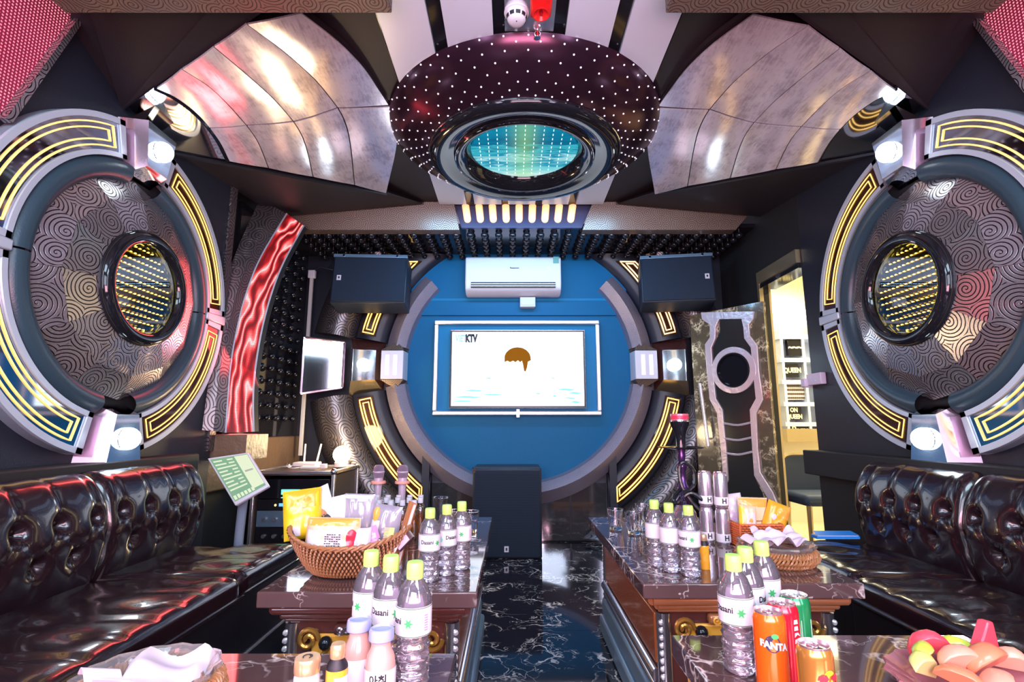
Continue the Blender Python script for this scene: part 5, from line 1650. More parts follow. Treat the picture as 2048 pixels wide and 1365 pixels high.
def frame_at(c, tilt=0, lean=0, yaw=0):
    return Matrix.Translation(V(c)) @ Matrix.Rotation(yaw, 4, 'Z') @ Matrix.Rotation(lean, 4, 'X') @ Matrix.Rotation(tilt, 4, 'Y')
def bag(name, label, c, w, h, th, body, patches, tilt=0, lean=-.25, yaw=0, group='snack bags in the wicker boat', seed=0, cat='snack bag'):
    """pillow bag standing on its lower edge; patches = (u0, u1, v0, v1, material, shape)"""
    F = frame_at(c, tilt, lean, yaw)
    t = empty(name, c, label, cat, group)
    def surf(u, v, side, off=0):
        x, z = (u - .5), v
        puff = max(0, (1 - (2 * x) ** 4)) ** .5 * max(0, 1 - (2 * v - 1) ** 6) ** .6
        wr = .10 * noise.noise(V((u * 6 + seed, v * 6, side))) + .06 * math.sin(u * 19 + seed) * (abs(2 * v - 1) ** 3)
        edge = .012 * math.sin(u * 40) * (1 if v in (0, 1) else 0)
        return F @ V((x * w * (1 - .06 * puff), -side * (th * .5 * puff * (1 + wr * 2.2) + .001 + off), z * h + edge * h * .1))
    b = MB()
    b.grid(lambda u, v: surf(u, v, 1), 16, 14); b.grid(lambda u, v: surf(u, v, -1), 16, 14)
    o = b.build('wrapper', M[body], t, sharp=80)
    for u0, u1, v0, v1, mt, shp in patches:
        b = MB()
        if shp == 'o':
            def fn(a, r, u0=u0, u1=u1, v0=v0, v1=v1):
                return surf((u0 + u1) / 2 + (u1 - u0) / 2 * r * math.cos(2 * PI * a), (v0 + v1) / 2 + (v1 - v0) / 2 * r * math.sin(2 * PI * a), 1, .0012)
            b.grid(fn, 18, 4)
        else:
            b.grid(lambda p, q, u0=u0, u1=u1, v0=v0, v1=v1: surf(u0 + (u1 - u0) * p, v0 + (v1 - v0) * q, 1, .0010 + (.0006 if shp == 't' else 0)), 8, 6)
        b.build('print', M[mt], o)
    return t, o, surf
def foil(n, c, r=.28, m_=0.0): mat(n, c, r, m_, coat=.4)
foil('bag_yellow', (.74, .36, .02)); foil('bag_lemon', (.70, .52, .02)); foil('bag_cream', (.74, .54, .34)); foil('bag_white', (.66, .60, .66))
foil('bag_orange', (.92, .36, .06)); foil('bag_pink', (.85, .30, .55)); foil('bag_red', (.65, .03, .06)); foil('bag_brown', (.34, .13, .05), .4)
foil('bag_lilac', (.62, .50, .72)); foil('bag_dark', (.10, .05, .05), .3); foil('bag_grey', (.56, .52, .52)); foil('nuts_brown', (.50, .22, .10), .5)
def bp(px, Y): return V((at(px, 1060, Y=Y).x, Y, ZT + .022))
def bh(px, py, Y): return (at(px, py, Y=Y).z - ZT - .022) * 1.02
bag('snack_bag', 'tall yellow snack bag with orange top leaning out of the boat', bp(609, 1.685) + V((0, 0, .075)), .115, bh(598, 984, 1.66) - .075, .05, 'bag_lemon',
    [(.03, .97, .62, .97, 'bag_yellow', 'r'), (.35, .75, .72, .84, 'bag_orange', 'o'), (.50, .60, .60, .66, 'bag_red', 'o'), (.12, .42, .08, .26, 'bag_white', 'r')], tilt=-.10, lean=-.15, yaw=.35, seed=1)
t, o, sf = bag('snack_bag', 'cream and orange snack bag with white ingredients label at the front of the boat', bp(664, 1.618) + V((0, 0, .035)), .160, bh(664, 1042, 1.59) - .035, .055, 'bag_cream',
    [(.02, .98, .80, .98, 'bag_orange', 'r'), (.36, .74, .22, .66, 'bag_grey', 'r'), (.80, .99, .25, .72, 'bag_red', 'o'), (.80, .99, .02, .22, 'bag_yellow', 'r'), (.05, .32, .30, .70, 'bag_white', 'r'), (.10, .34, .03, .28, 'nuts_brown', 'o')], tilt=.03, lean=-.12, yaw=.06, seed=2)
b = MB()
for r_ in range(6):
    for q in range(7):
        u = .39 + q * .046; v = .30 + r_ * .055
        if (r_ * 7 + q) % 5 == 0: continue
        b.poly([sf(u, v, 1, .003), sf(u + .034, v, 1, .003), sf(u + .034, v + .022, 1, .003), sf(u, v + .022, 1, .003)])
stuff(b.build('small_print', M['ink'], o))
bag('nut_bag', 'white snack bag printed with a brown nut, leaning behind the cream bag', bp(672, 1.705), .10, bh(650, 980, 1.69) * 1.05, .04, 'bag_white',
    [(.25, .85, .42, .72, 'bag_brown', 'o'), (.55, .92, .45, .62, 'ink', 'o'), (.1, .8, .70, .73, 'bag_lilac', 'r')], tilt=-.42, lean=-.1, yaw=-.2, seed=3)
bag('snack_bag', 'white and pink snack bag with red arc standing at the back of the boat', bp(686, 1.73), .10, bh(676, 996, 1.72), .04, 'bag_white',
    [(.02, .98, .22, .46, 'bag_pink', 'r'), (.15, .85, .12, .34, 'bag_red', 'o'), (.45, .62, .36, .44, 'ink_red', 'o'), (.30, .95, .78, .81, 'bag_lilac', 'r')], tilt=-.22, lean=-.05, yaw=.1, seed=4)
thin_glass('pouch_film', (.92, .92, .97), .16, .12, ((.66, .62, .74), .34))
t, o, sf = bag('clear_pouch', 'clear plastic pouch of dark red dried fruit standing upright', bp(712, 1.725), .10, bh(712, 992, 1.72), .035, 'pouch_film', [(.04, .96, .93, .985, 'bag_white', 'r')], tilt=.03, lean=-.06, seed=5)
b = MB()
rnd = random.Random(5)
for k in range(46):
    u, v = .15 + .7 * rnd.random(), .08 + .42 * rnd.random()
    if u < .42 and v > .3: continue
    p = (sf(u, v, 1) + sf(u, v, -1)) / 2
    b.sphere(p + V((0, -.010 * rnd.random(), 0)), .0075 + .003 * rnd.random(), (1, .7, .8), 6)
stuff(b.build('dried_fruit', mat('dried_berry', (.16, .015, .03), .35), t))
bag('clear_pouch', 'milky plastic pouch with an orange fruit print behind the comb', bp(760, 1.70), .095, bh(766, 1014, 1.69), .04, 'pouch_film',
    [(.03, .30, .70, .95, 'bag_orange', 'o'), (.02, .36, .45, .72, 'bag_white', 'r')], tilt=.12, lean=-.1, yaw=-.15, seed=6)
bag('candy_pack', 'pink wrapped pack lying aslant in front of the clear pouch', bp(738, 1.635) + V((0, 0, .055)), .085, .060, .026, 'bag_pink', [(.1, .9, .35, .6, 'bag_lilac', 'r')], tilt=-.35, lean=-.4, yaw=.2, seed=7)
bag('candy_pack', 'pink and lilac candy pack standing low beside the cream bag', bp(722, 1.605), .060, bh(722, 1062, 1.59), .022, 'bag_lilac', [(.05, .95, .05, .5, 'bag_pink', 'r'), (.55, .8, .1, .3, 'bag_white', 'o')], tilt=-.04, lean=-.2, seed=8)
bag('snack_bag', 'silver-edged bronze snack bag at the outer end of the boat', bp(794, 1.68), .034, bh(805, 1004, 1.67), .012, 'bag_brown', [(.74, .98, .02, .98, 'bag_grey', 'r'), (.30, .60, .30, .62, 'bag_grey', 'o')], tilt=.24, lean=-.1, yaw=-.5, seed=9)
def slab_item(name, label, cat, c, w, h, th, m_, tilt=0, lean=-.3, yaw=0, parts=()):
    F = frame_at(c, tilt, lean, yaw)
    t = empty(name, c, label, cat)
    b = MB(); b.box(-w / 2, w / 2, -th / 2, th / 2, 0, h, F); o = b.build('body', M[m_], t, bevel=.002)
    for k, (nm, x0, x1, z0, z1, mt) in enumerate(parts):
        b = MB(); b.box(x0, x1, -th / 2 - .0012, -th / 2 + .0005, z0, z1, F); b.build(nm, M[mt], o)
    return t, F
t, F = slab_item('pocket_mirror', 'small square pocket mirror with pale pink face tucked in the boat', 'mirror', bp(752, 1.60) + V((0, 0, .050)), .038, .042, .006, 'bag_dark', tilt=.6, lean=-.3, parts=(('mirror_face', -.016, .016, .003, .038, 'bag_white'),))
c = bp(772, 1.605) + V((0, 0, .045))
F = frame_at(c, .10, -.15, 0)
cmb = empty('comb', c, 'yellow plastic comb standing in the wicker boat', 'comb')
mat('comb_yellow', (.80, .58, .14), .35)
b = MB(); b.box(.0, .016, -.002, .002, 0, .078, F); b.build('spine', M['comb_yellow'], cmb, bevel=.001)
b = MB()
for k in range(17): b.box(-.014, .001, -.0012, .0012, .002 + k * .0045, .0045 + k * .0045, F)
stuff(b.build('teeth', M['comb_yellow'], cmb))
slab_item('wafer_box', 'dark narrow chocolate box with pale side sticking out at the boat end', 'box', bp(796, 1.64) + V((0, 0, .055)), .026, .062, .016, 'bag_dark', tilt=.75, lean=-.2, yaw=-.3, parts=(('print', -.011, .011, .006, .050, 'bag_lilac'),))
slab_item('wafer_box', 'dark chocolate box lying lower, beside the comb handle', 'box', bp(784, 1.62) + V((0, 0, .045)), .022, .050, .014, 'bag_brown', tilt=.45, lean=-.3, yaw=.2, parts=(('print', -.009, .009, .008, .030, 'bag_grey'),))

# ================================================================== orange rattan basket
x0, x1, y0, y1, hb = .785, .945, 1.985, 2.13, .082
ob = empty('rattan_basket', ((x0 + x1) / 2, (y0 + y1) / 2, ZT), 'rectangular orange rattan basket with snack bags beside the silver cans', 'basket')
b = MB()
for (a, c, d, e) in ((x0, x1, y0, y0 + .006), (x0, x1, y1 - .006, y1), (x0, x0 + .006, y0, y1), (x1 - .006, x1, y0, y1)):
    b.box(a, c, d, e, ZT + .002, ZT + hb - .004)
b.box(x0, x1, y0, y1, ZT, ZT + .006); b.build('liner', M['wicker_dark'], ob)
b = MB()
nr = 10
for j in range(nr):
    z = ZT + .006 + j * (hb - .008) / (nr - 1)
    for (p, q, nrm, cnt) in (((x0, y0), (x1, y0), V((0, -1, 0)), 11), ((x0, y1), (x0, y0), V((-1, 0, 0)), 9), ((x1, y0), (x1, y1), V((1, 0, 0)), 9), ((x1, y1), (x0, y1), V((0, 1, 0)), 11)):
        p, q = V((*p, z)), V((*q, z))
        for i in range(cnt):
            f0 = (i + .5 * (j % 2) - .25) / cnt; f1 = f0 + 1.0 / cnt
            f0, f1 = max(0, f0), min(1, f1)
            if f1 - f0 < .02: continue
            a, c = p.lerp(q, f0), p.lerp(q, f1)
            b.tube([a - nrm * .001, (a + c) / 2 + nrm * .0035, c - nrm * .001], [.0025, .0045, .0025], 5)
stuff(b.build('weave', M['wicker_orange'], ob))
b = MB()
for cx in (x0, x1):
    for cy in (y0, y1): b.cyl((cx, cy, ZT + .002), (cx, cy, ZT + hb), .005, n=8)
b.build('corner_posts', M['wicker_orange'], ob)
b = MB(); b.tube([(x0, y0, ZT + hb), (x1, y0, ZT + hb), (x1, y1, ZT + hb), (x0, y1, ZT + hb)], .005, 6, closed=True); b.build('rim', M['wicker_orange'], ob)
gn = 'snack bags in the orange rattan basket'
bag('snack_bag', 'white and pale blue snack bag at the can side of the orange basket', (.83, 2.10, ZT + .03), .075, .150, .04, 'bag_white', [(.1, .9, .35, .55, 'bag_lilac', 'r')], tilt=-.12, lean=-.08, group=gn, seed=11)
bag('snack_bag', 'large cream snack bag with orange top band in the orange basket', (.872, 2.065, ZT + .03), .115, .140, .045, 'bag_cream', [(.02, .98, .76, .97, 'bag_orange', 'r'), (.1, .9, .38, .41, 'bag_brown', 'r')], tilt=.03, lean=-.05, group=gn, seed=12)
bag('snack_bag', 'small cream packet with a framed print at the front of the orange basket', (.825, 2.015, ZT + .035), .066, .112, .03, 'bag_cream', [(.0, .22, .03, .97, 'bag_lemon', 'r'), (.34, .86, .2, .78, 'bag_white', 'r'), (.48, .74, .35, .6, 'bag_orange', 'o')], tilt=.10, lean=-.1, group=gn, seed=13)
bag('snack_bag', 'orange-gold snack bag with green leaf print leaning out of the orange basket', (.925, 2.035, ZT + .045), .085, .115, .04, 'bag_yellow', [(.08, .55, .18, .62, 'leaf_print', 'o'), (.22, .42, .40, .60, 'bag_white', 'o'), (.60, .98, .55, .95, 'bag_orange', 'r')] if False else [(.22, .42, .40, .60, 'bag_white', 'o'), (.60, .98, .55, .95, 'bag_orange', 'r')], tilt=.38, lean=-.1, yaw=-.1, group=gn, seed=14)

# ================================================================== glass dishes on woven rings, with napkins
mat('dish_glass', (.95, .90, .90), .04, trans=.9, ior=1.45)
def dish(c, label, r=.118):
    c = V(c)
    w = empty('woven_ring', (c.x, c.y, ZT), 'woven rattan ring under the ' + label[0], 'ring', 'woven rings under the glass dishes')
    b = MB()
    R = r * .92
    for layer, (rr, z, tw) in enumerate(((R, .010, 24), (R + .012, .024, 21), (R + .008, .038, 26))):
        for ph in (0, 2 * PI / 3, 4 * PI / 3):
            b.tube([V((c.x + (rr + .011 * math.cos(tw * a + ph)) * math.cos(a), c.y + (rr + .011 * math.cos(tw * a + ph)) * math.sin(a), ZT + z + .008 * math.sin(tw * a + ph))) for a in [2 * PI * i / 200 for i in range(240)]], .0040, 5, closed=True)
    stuff(b.build('weave', M['wicker_gold'], w))
    d = empty('glass_dish', (c.x, c.y, ZT), label[1], 'dish', 'clear glass dishes')
    fac = lambda a, z: 1 + .035 * math.cos(14 * a) * min(1, z / .05)
    prof = [(0, .006), (r * .55, .006), (r * .80, .020), (r * .98, .050), (r * 1.06, .058), (r * 1.04, .064), (r * .93, .056), (r * .74, .028), (r * .5, .014), (0, .014)]
    b = MB(); b.lathe([(q, ZT + z) for q, z in prof], (c.x, c.y, 0), n=56, mod=lambda a, z: fac(a, z - ZT)); b.build('bowl', M['dish_glass'], d, sharp=25)
    return d
def napkin(c, pts_fn, label):
    t = empty('napkin', c, label, 'napkin', 'crumpled white napkins')
    b = MB(); b.slab(pts_fn, 18, 18, .0012); b.build('sheet', M['paper'], t, sharp=80)
    return t
dc = at(335, 1352, Z=ZT + .05)
dc = V((-.640, .890, ZT))
dish(dc, ('dish of napkins on the near table', 'clear glass dish holding a large folded napkin on the near table'), .098)
def nf(u, v):
    x, y = (u - .5) * .125, (v - .5) * .12
    z = .054 + .018 * v + .014 * math.sin(u * 5 + v * 2) + .010 * noise.noise(V((u * 3, v * 3, 1))) - .028 * max(0, abs(u - .5) - .35) / .15
    q = Matrix.Rotation(.25, 4, 'Z') @ V((x, y, z))
    return dc + V((0.018, .010, 0)) + q
napkin(dc, nf, 'large pinkish-white napkin spread over the glass dish on the near table')
def nf2(u, v):
    x, y = (u - .5) * .06, (v - .5) * .05
    q = Matrix.Rotation(-.6, 4, 'Z') @ V((x, y, .060 + .012 * math.sin(u * 7) + .02 * (1 - v)))
    return dc + V((-.035, -.045, 0)) + q
napkin(dc + V((-.06, -.03, 0)), nf2, 'smaller napkin at the rim of the dish, half under the big napkin')
dc2 = V((.822, 1.80, ZT))
dish(dc2, ('dish of napkins on the hookah table', 'clear glass dish with crumpled napkins on the hookah table'), .112)
def nf3(u, v):
    x, y = (u - .5) * .15, (v - .5) * .10
    q = Matrix.Rotation(-.15, 4, 'Z') @ V((x, y, .060 + .020 * abs(math.sin(u * 8 + v)) + .022 * noise.noise(V((u * 4, v * 4, 7))) + .018 * v))
    return dc2 + V((.010, .005, 0)) + q
napkin(dc2, nf3, 'crumpled white napkin heaped in the glass dish on the hookah table')
def nf4(u, v):
    x, y = (u - .5) * .10, (v - .5) * .045
    q = Matrix.Rotation(.35, 4, 'Z') @ V((x, y, .056 + .012 * math.sin(u * 6) + .012 * v))
    return dc2 + V((-.055, .015, .004)) + q
napkin(dc2 + V((-.05, .01, 0)), nf4, 'narrow folded napkin strip on the hookah-side rim of the same glass dish')

# ================================================================== fruit plate
pc = V((.700, .915, ZT))
pl = empty('fruit_plate', pc, 'clear scalloped plate of cut fruit on the near table', 'plate')
b = MB(); b.lathe([(0, .004), (.07, .004), (.105, .020), (.125, .034), (.123, .038), (.102, .026), (.068, .010), (0, .010)], pc, n=48, mod=lambda a, z: 1 + .03 * math.cos(16 * a)); b.build('dish', mat('plate_red', (.75, .30, .34), .06, trans=.6, ior=1.45), pl, sharp=30)
foil('melon_red', (.75, .06, .09), .35); foil('guava_green', (.62, .62, .16), .35); foil('guava_pale', (.60, .52, .20), .35); foil('peach_flesh', (.70, .20, .10), .4); foil('peach_pale', (.70, .31, .21), .4); foil('rind_lime', (.42, .50, .06), .35); foil('rind_green', (.05, .22, .04), .4)
fr = [(-.075, .010, .055, .030, .020, .026, 'guava_pale', .5, 'pale cream-green guava slice at the rim of the fruit plate'),
      (-.052, .040, .060, .030, .019, .026, 'guava_green', .7, 'olive-green guava slice behind the pale one'),
      (-.020, .062, .066, .032, .022, .028, 'melon_red', -.2, 'rounded red melon piece at the back of the fruit plate'),
      (.022, .065, .062, .032, .018, .024, 'guava_green', -.5, 'green slice at the back of the plate, between the two red pieces'),
      (-.010, .012, .062, .034, .028, .028, 'peach_pale', 0, 'pale pink peach chunk in the middle of the fruit plate'),
      (.035, .015, .064, .038, .030, .028, 'peach_flesh', .3, 'orange peach chunk in front of the melon wedge'),
      (-.045, -.020, .052, .034, .026, .022, 'peach_flesh', -.6, 'peach chunk low at the front of the plate, by the pale guava'),
      (.085, .030, .056, .026, .022, .026, 'peach_pale', -.3, 'pale peach chunk at the sofa side of the plate'),
      (.005, -.040, .054, .036, .028, .022, 'peach_pale', .9, 'front pale peach chunk of the fruit plate')]
for q, (dx, dy, z, rx, ry, rz, m_, yaw, lab) in enumerate(fr):
    c = pc + V((dx, dy, z - .020))
    t = empty('fruit_piece', c, lab, 'fruit', 'cut fruit on the plate')
    F = Matrix.Translation(c) @ Matrix.Rotation(yaw, 4, 'Z') @ Matrix.Rotation(.35 - .25 * (q % 3), 4, 'Y') @ Matrix.Rotation(-.25 + .2 * (q % 2), 4, 'X')
    n = 9
    prof = [(math.sin(PI * k / n), -math.cos(PI * k / n)) for k in range(n + 1)]
    prof[0] = (0, -1); prof[-1] = (0, 1)
    b = MB(); b.lathe(prof, (0, 0, 0), (1, 0, 0), 10, PI / 2 - .80, PI / 2 + .80, x=(0, 1, 0))
    for a in (PI / 2 - .80, PI / 2 + .80):
        b.poly([V((z_, r_ * math.cos(a), r_ * math.sin(a))) for r_, z_ in prof])
    def warp(b):
        b.v = [F @ V((p.x * rx * 1.12, p.y * ry * 1.12, p.z * rz * 1.55 + .16 * rz * p.x * p.x + .002 * noise.noise(p * 3))) for p in b.v]
    warp(b)
    o = b.build('flesh', M[m_], t, bevel=.0025)
    if 'guava' in m_:
        b = MB(); b.lathe([(r_ * 1.012, z_ * 1.01) for r_, z_ in prof[1:-1]], (0, 0, 0), (1, 0, 0), 8, PI / 2 - .72, PI / 2 + .72, x=(0, 1, 0)); warp(b)
        b.build('rind', M['guava_green'] if m_ == 'guava_pale' else M['rind_lime'], t)
c = pc + V((.062, .052, .050))
t = empty('melon_wedge', c, 'upright pointed red watermelon wedge on the fruit plate', 'fruit', 'cut fruit on the plate')
F = Matrix.Translation(c) @ Matrix.Rotation(.35, 4, 'Z') @ Matrix.Rotation(.25, 4, 'Y')
b = MB(); b.prism([F @ V(p) for p in ((-.034, -.009, 0), (.034, -.009, 0), (.006, -.009, .062), (-.008, -.009, .060))], F.to_3x3() @ V((0, .018, 0))); b.build('flesh', M['melon_red'], t, bevel=.003)
b = MB(); b.box(-.036, .036, -.010, .010, -.008, .001, F); b.build('rind', M['rind_green'], t, bevel=.002)

# ================================================================== hookah
hx, hy = .640, 2.165
hk = empty('hookah', (hx, hy, ZT), 'purple metal hookah with clear vase, black tray and clay bowl', 'hookah')
o = (hx, hy, ZT)
b = MB(); b.lathe([(0, 0), (.050, 0), (.056, .006), (.058, .03), (.050, .07), (.046, .10), (.030, .125), (.026, .14), (.0225, .14), (.026, .12), (.042, .10), (.046, .07), (.053, .03), (.050, .010), (0, .008)], o, n=36); b.build('vase', mat('vase_glass', (.86, .72, .82), .03, trans=.92, ior=1.42), hk)
b = MB(); b.lathe([(0, .01), (.050, .012), (.052, .03), (.047, .062), (0, .062)], o, n=28); b.build('vase_water', M['water'], hk)
hp = mat('hookah_purple', (.10, .045, .16), .18, .7)
b = MB(); b.lathe([(0, .13), (.030, .13), (.032, .145), (.024, .155), (.018, .165), (.024, .180), (.024, .20), (.016, .215), (.014, .26), (.020, .275), (.020, .29), (.013, .30), (.017, .325), (.015, .335), (.019, .355), (.019, .36), (0, .36)], o, n=28); b.build('stem', hp, hk)
b = MB(); b.lathe([(0, .352), (.05, .350), (.092, .356), (.094, .360), (.05, .356), (0, .358)], o, n=44); b.build('tray', M['gloss_black'], hk)
b = MB(); b.lathe([(0, .358), (.021, .358), (.020, .39), (.022, .41), (.030, .432), (.038, .450), (.040, .462), (.036, .464), (0, .462)], o, n=32); b.build('bowl', M['gloss_black'], hk)
b = MB(); b.lathe([(0, .462), (.036, .462), (.0365, .466), (.0365, .492), (.0345, .495), (0, .494)], o, n=32); tn = b.build('tobacco_tin', mat('tin_pink', (.72, .24, .30), .25, .5), hk)
b = MB(); b.lathe([(.0368, .472), (.037, .473), (.037, .487), (.0368, .488)], o, n=32); b.build('tin_band', mat('tin_red', (.62, .03, .08), .35), tn)
b = MB(); b.lathe([(.0372, .4625), (.0376, .464), (.0372, .468)], o, n=32); b.build('tin_rim', M['chrome'], tn)
hose = spline([V((hx - .02, hy - .02, ZT + .19)), V((hx - .055, hy - .05, ZT + .165)), V((hx - .050, hy - .07, ZT + .145)), V((hx + .0, hy - .085, ZT + .185)), V((hx + .05, hy - .09, ZT + .155)), V((hx + .115, hy - .09, ZT + .10)), V((hx + .130, hy - .09, ZT + .075)), V((hx + .10, hy - .09, ZT + .075)), V((hx + .03, hy - .075, ZT + .125)), V((hx - .02, hy - .06, ZT + .20)), V((hx - .028, hy - .05, ZT + .27)), V((hx - .01, hy - .05, ZT + .30)), V((hx + .028, hy - .05, ZT + .27)), V((hx + .022, hy - .06, ZT + .21)), V((hx - .035, hy - .08, ZT + .18))], 110)
b = MB(); b.tube(hose, [.0075 + .0012 * math.sin(i * 2.4) for i in range(111)], 8); b.build('hose', M['black_plastic'], hk)
p0 = V((hx - .035, hy - .08, ZT + .18)); p1 = at(1424, 1118, Z=ZT + .02); p1 = V((.575, 1.80, ZT + .012))
b = MB(); b.tube([p0, p0.lerp(p1, .15), p0.lerp(p1, .3), p0.lerp(p1, .45), p0.lerp(p1, .6), p0.lerp(p1, .95), p1], [.009, .007, .0095, .007, .010, .0065, .0055], 10); pipe = b.build('mouthpiece', M['hookah_purple'], hk)
b = MB()
for k in range(5): b.sphere(p0.lerp(p1, .06 + k * .09), .0105, n=8)
b.build('grip_beads', M['gloss_black'], pipe)

# ================================================================== microphones
mat('mic_silver', (.62, .48, .60), .25, .35)
mat('mic_ring', (.85, .33, .26), .45)
def mic(x, y, label):
    t = empty('microphone', (x, y, ZT), label, 'microphone', 'microphones standing on the table')
    b = MB(); b.lathe([(0, 0), (.014, 0), (.017, .006), (.0165, .10), (.019, .168), (0, .168)], n=22); b.build('handle', M['mic_silver'], t, local=True)
    b = MB(); b.lathe([(.020, .172), (.034, .172), (.036, .178), (.034, .184), (.020, .184)], n=28); b.build('anti_roll_ring', M['mic_ring'], t, local=True)
    b = MB(); b.lathe([(0, .168), (.021, .168), (.0225, .19), (.0225, .200), (.0, .200)], n=22); b.build('collar', M['mic_silver'], t, local=True)
    b = MB(); b.lathe([(.022, .198), (.0255, .205), (.0265, .228), (.024, .248), (.016, .258), (0, .260)], n=24); b.build('mesh_head', mat('mic_mesh', (.45, .33, .46), .4, .6, bump=(900, .8)) if 'mic_mesh' not in M else M['mic_mesh'], t, local=True)
    b = MB(); b.lathe([(.0262, .222), (.0280, .226), (.0262, .230)], n=24); b.build('head_band', M['mic_silver'], t, local=True)
    b = MB(); b.box(.012, .020, -.004, .004, .11, .16); b.build('switch_plate', M['ink'], t, local=True)
mic(-.700, 2.53, 'silver microphone with orange ring standing nearer the equipment rack')
mic(-.585, 2.53, 'silver microphone with orange ring standing above the small amber bottles')

# ================================================================== equipment rack, router, globe lamp
xr0, xr1, yr0, yr1, zr = -1.83, -1.285, 3.62, 4.16, .625
rk = empty('equipment_rack', ((xr0 + xr1) / 2, (yr0 + yr1) / 2, 0), 'black flight-case equipment rack with silver edges and green display', 'rack')
for (a, c, d, e, f, g) in ((xr0, xr1, yr0, yr1, zr - .02, zr), (xr0, xr1, yr0, yr1, .0, .05), (xr0, xr0 + .015, yr0, yr1, 0, zr), (xr1 - .015, xr1, yr0, yr1, 0, zr), (xr0, xr1, yr1 - .015, yr1, 0, zr)):
    b = MB(); b.box(a, c, d, e, f, g); b.build('case_panel', mat('case_brown', (.10, .07, .055), .4) if 'case_brown' not in M else M['case_brown'], rk)
for p, q in (((xr0, yr0, zr), (xr1, yr0, zr)), ((xr0, yr1, zr), (xr1, yr1, zr)), ((xr0, yr0, zr), (xr0, yr1, zr)), ((xr1, yr0, zr), (xr1, yr1, zr)), ((xr0, yr0, 0), (xr0, yr0, zr)), ((xr1, yr0, 0), (xr1, yr0, zr)), ((xr1, yr1, 0), (xr1, yr1, zr))):
    b = MB()
    lo = [min(p[i], q[i]) - .013 for i in range(3)]; hi = [max(p[i], q[i]) + .013 for i in range(3)]
    b.box(lo[0], hi[0], lo[1], hi[1], max(0, lo[2]), hi[2]); b.build('metal_edge', M['alu'], rk, bevel=.005)
for cx in (xr0, xr1):
    for cy in (yr0, yr1):
        b = MB(); b.sphere((cx, cy, zr + .004), .024, n=12); b.build('corner_cap', M['chrome'], rk)
z = zr - .045
for k, (h, mt) in enumerate(((.135, 'gloss_black'), (.075, 'black_plastic'), (.11, 'steel_blue'), (.11, 'black_plastic'))):
    b = MB(); b.box(xr0 + .03, xr1 - .03, yr0 + .012, yr0 + .35, z - h + .004, z); un = b.build('rack_unit', M[mt], rk, bevel=.003)
    zm = z - h / 2
    if k == 0:
        b = MB(); b.box(xr0 + .19, xr0 + .32, yr0 + .007, yr0 + .014, zm - .035, zm - .002); b.build('green_display', mat('lcd_green', (.1, .9, .5), .4, emit=(.10, .95, .50), es=2.4), un)
        b = MB(); b.box(xr0 + .19, xr0 + .325, yr0 + .008, yr0 + .014, zm - .058, zm - .053); b.build('green_bar', M['lcd_green'], un)
        for q in range(4): b = MB(); b.cyl((xr0 + .37 + q * .03, yr0 + .006, zm - .02), (xr0 + .37 + q * .03, yr0 + .014, zm - .02), .006, n=8); b.build('led_button', M['alu'], un)
    elif k == 1:
        b = MB(); b.box(xr0 + .18, xr0 + .26, yr0 + .007, yr0 + .014, zm - .008, zm + .012); b.build('blue_display', mat('lcd_blue', (.1, .3, .9), .4, emit=(.10, .35, .95), es=1.3), un)
        b = MB(); b.sphere((xr0 + .155, yr0 + .01, zm), .007, n=8); b.build('power_lamp', M['led_yellow'], un)
    else:
        for q in range(6): b = MB(); b.cyl((xr0 + .09 + q * .07, yr0 - .004, zm), (xr0 + .09 + q * .07, yr0 + .014, zm), .013, .015, 10); b.build('knob', M['alu'], un)
    z -= h
c = at(684, 926, Z=zr)
c = V((at(684, 908, Y=3.98).x, 3.98, zr + .013))
gb = empty('globe_lamp', c, 'small glowing warm globe lamp on top of the equipment rack', 'lamp')
b = MB(); b.lathe([(0, 0), (.052, 0), (.052, .03), (.044, .036), (0, .036)], c, n=24); b.build('base', M['cream_plastic'], gb)
b = MB(); b.sphere(c + V((0, 0, .088)), .066, n=24); b.build('globe', M['bulb_warm'], gb)
point('globe_lamp_light', c + V((.02, -.02, .20)), 15, (1.0, .74, .42), .11)
rc = V((-1.62, 4.0, zr + .013))
ro = empty('router', rc, 'white wireless router with two aerials on the equipment rack', 'router')
b = MB(); b.box(rc.x - .09, rc.x + .09, rc.y - .06, rc.y + .06, rc.z, rc.z + .032); b.build('body', M['cream_plastic'], ro, bevel=.008)
for dx, le in ((-.045, .0), (.050, .14)):
    b = MB(); b.cyl((rc.x + dx, rc.y + .05, rc.z + .01), (rc.x + dx + le * .2, rc.y + .055, rc.z + .165), .008, .007, 8); b.build('aerial', M['cream_plastic'], ro)
bx = empty('adapter_box', (-1.50, 3.80, zr + .013), 'flat pale adapter with plug lying in front of the router', 'adapter')
b = MB(); b.box(-1.58, -1.45, 3.76, 3.83, zr + .013, zr + .030); b.build('body', M['cream_plastic'], bx, bevel=.005)
b = MB(); b.box(-1.44, -1.40, 3.77, 3.82, zr + .013, zr + .045); b.build('plug', M['cream_plastic'], bx, bevel=.005)
b = MB(); b.tube(spline([V((-1.58, 3.79, zr + .02)), V((-1.62, 3.75, zr + .019)), V((-1.68, 3.80, zr + .019)), V((-1.70, 3.9, zr + .019))], 12), .004, 6); b.build('cable', M['cream_plastic'], bx)

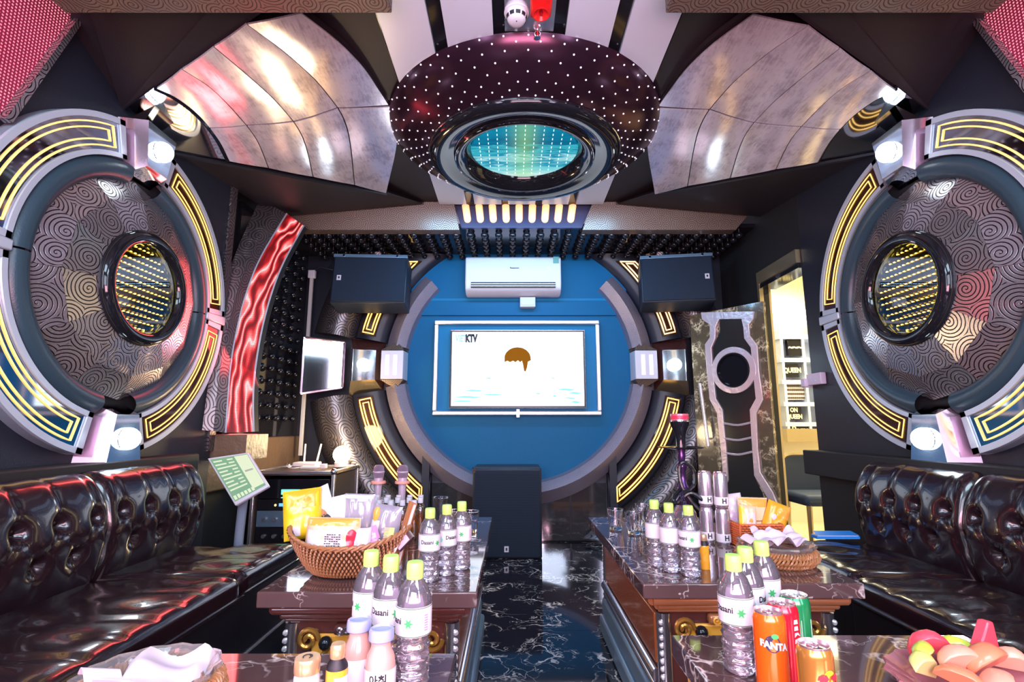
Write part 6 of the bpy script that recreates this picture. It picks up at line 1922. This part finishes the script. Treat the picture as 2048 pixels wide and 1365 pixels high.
# ================================================================== tablet on its stand
q = [at(414, 917, Y=2.84), at(497, 905, Y=2.86), at(538, 973, Y=2.76), at(470, 1012, Y=2.74)]
tb = empty('tablet_stand', ((q[2] + q[3]) / 2).xy.to_3d(), 'song-selection touch screen tilted on a curved stand by the sofa end', 'touch screen')
ux = ((q[1] - q[0]) + (q[2] - q[3])).normalized(); uv_ = ((q[0] - q[3]) + (q[1] - q[2]))
uv_ = (uv_ - ux * uv_.dot(ux)).normalized()
tw, th = ((q[1] - q[0]).length + (q[2] - q[3]).length) / 2, ((q[0] - q[3]).length + (q[1] - q[2]).length) / 2
tc_ = (q[0] + q[1] + q[2] + q[3]) / 4
tn_ = ux.cross(uv_).normalized()
if tn_.dot(CAM - tc_) < 0: tn_ = -tn_
def T_(u, v, w=0):
    a, c = q[3].lerp(q[2], u + .5), q[0].lerp(q[1], u + .5)
    return a.lerp(c, v + .5) + tn_ * w
def tq(b, u0, u1, v0, v1, w0, w1):
    b.hexa([T_(u0, v0, w0), T_(u1, v0, w0), T_(u1, v1, w0), T_(u0, v1, w0), T_(u0, v0, w1), T_(u1, v0, w1), T_(u1, v1, w1), T_(u0, v1, w1)])
b = MB(); tq(b, -.5, .5, -.5, .5, -.022, 0); cs = b.build('casing', M['white_plastic'], tb, bevel=.005)
b = MB(); tq(b, -.45, .45, -.44, .46, 0, .0012); sc2 = b.build('screen', mat('tab_green', (.02, .04, .025), .3, emit=(.22, .42, .27), es=.75), cs)
mat('tab_cream', (.05, .05, .04), .3, emit=(.78, .88, .62), es=.75)
b = MB(); tq(b, .12, .44, -.38, .44, .0012, .002); b.build('side_panel', M['tab_cream'], sc2)
b = MB()
for k in range(9): tq(b, -.41, -.20 + .06 * (k % 3), .38 - k * .078, .41 - k * .078, .0012, .0018); tq(b, -.08, .06, .38 - k * .078, .41 - k * .078, .0012, .0018)
for k in range(6): tq(b, -.42 + k * .10, -.35 + k * .10, -.42, -.34, .0012, .0018)
stuff(b.build('list_lines', M['tab_cream'], sc2))
b = MB(); tq(b, .17, .38, .02, .06, .002, .0026); b.build('button_bar', mat('tab_grey', (.35, .42, .32), .4), sc2)
bc = T_(-.15, -.3, -.03)
b = MB(); b.tube(spline([bc, bc + V((-.03, .05, -.10)), bc + V((-.05, .08, -.28)), V((bc.x - .06, bc.y + .10, 0.02))], 20), [.024] * 21, 10); b.build('post', mat('stand_blue', (.42, .50, .66), .3, .5), tb)
b = MB(); b.lathe([(0, 0), (.11, 0), (.11, .012), (.03, .02), (0, .02)], (bc.x - .06, bc.y + .10, 0), n=28); b.build('foot', M['stand_blue'], tb)
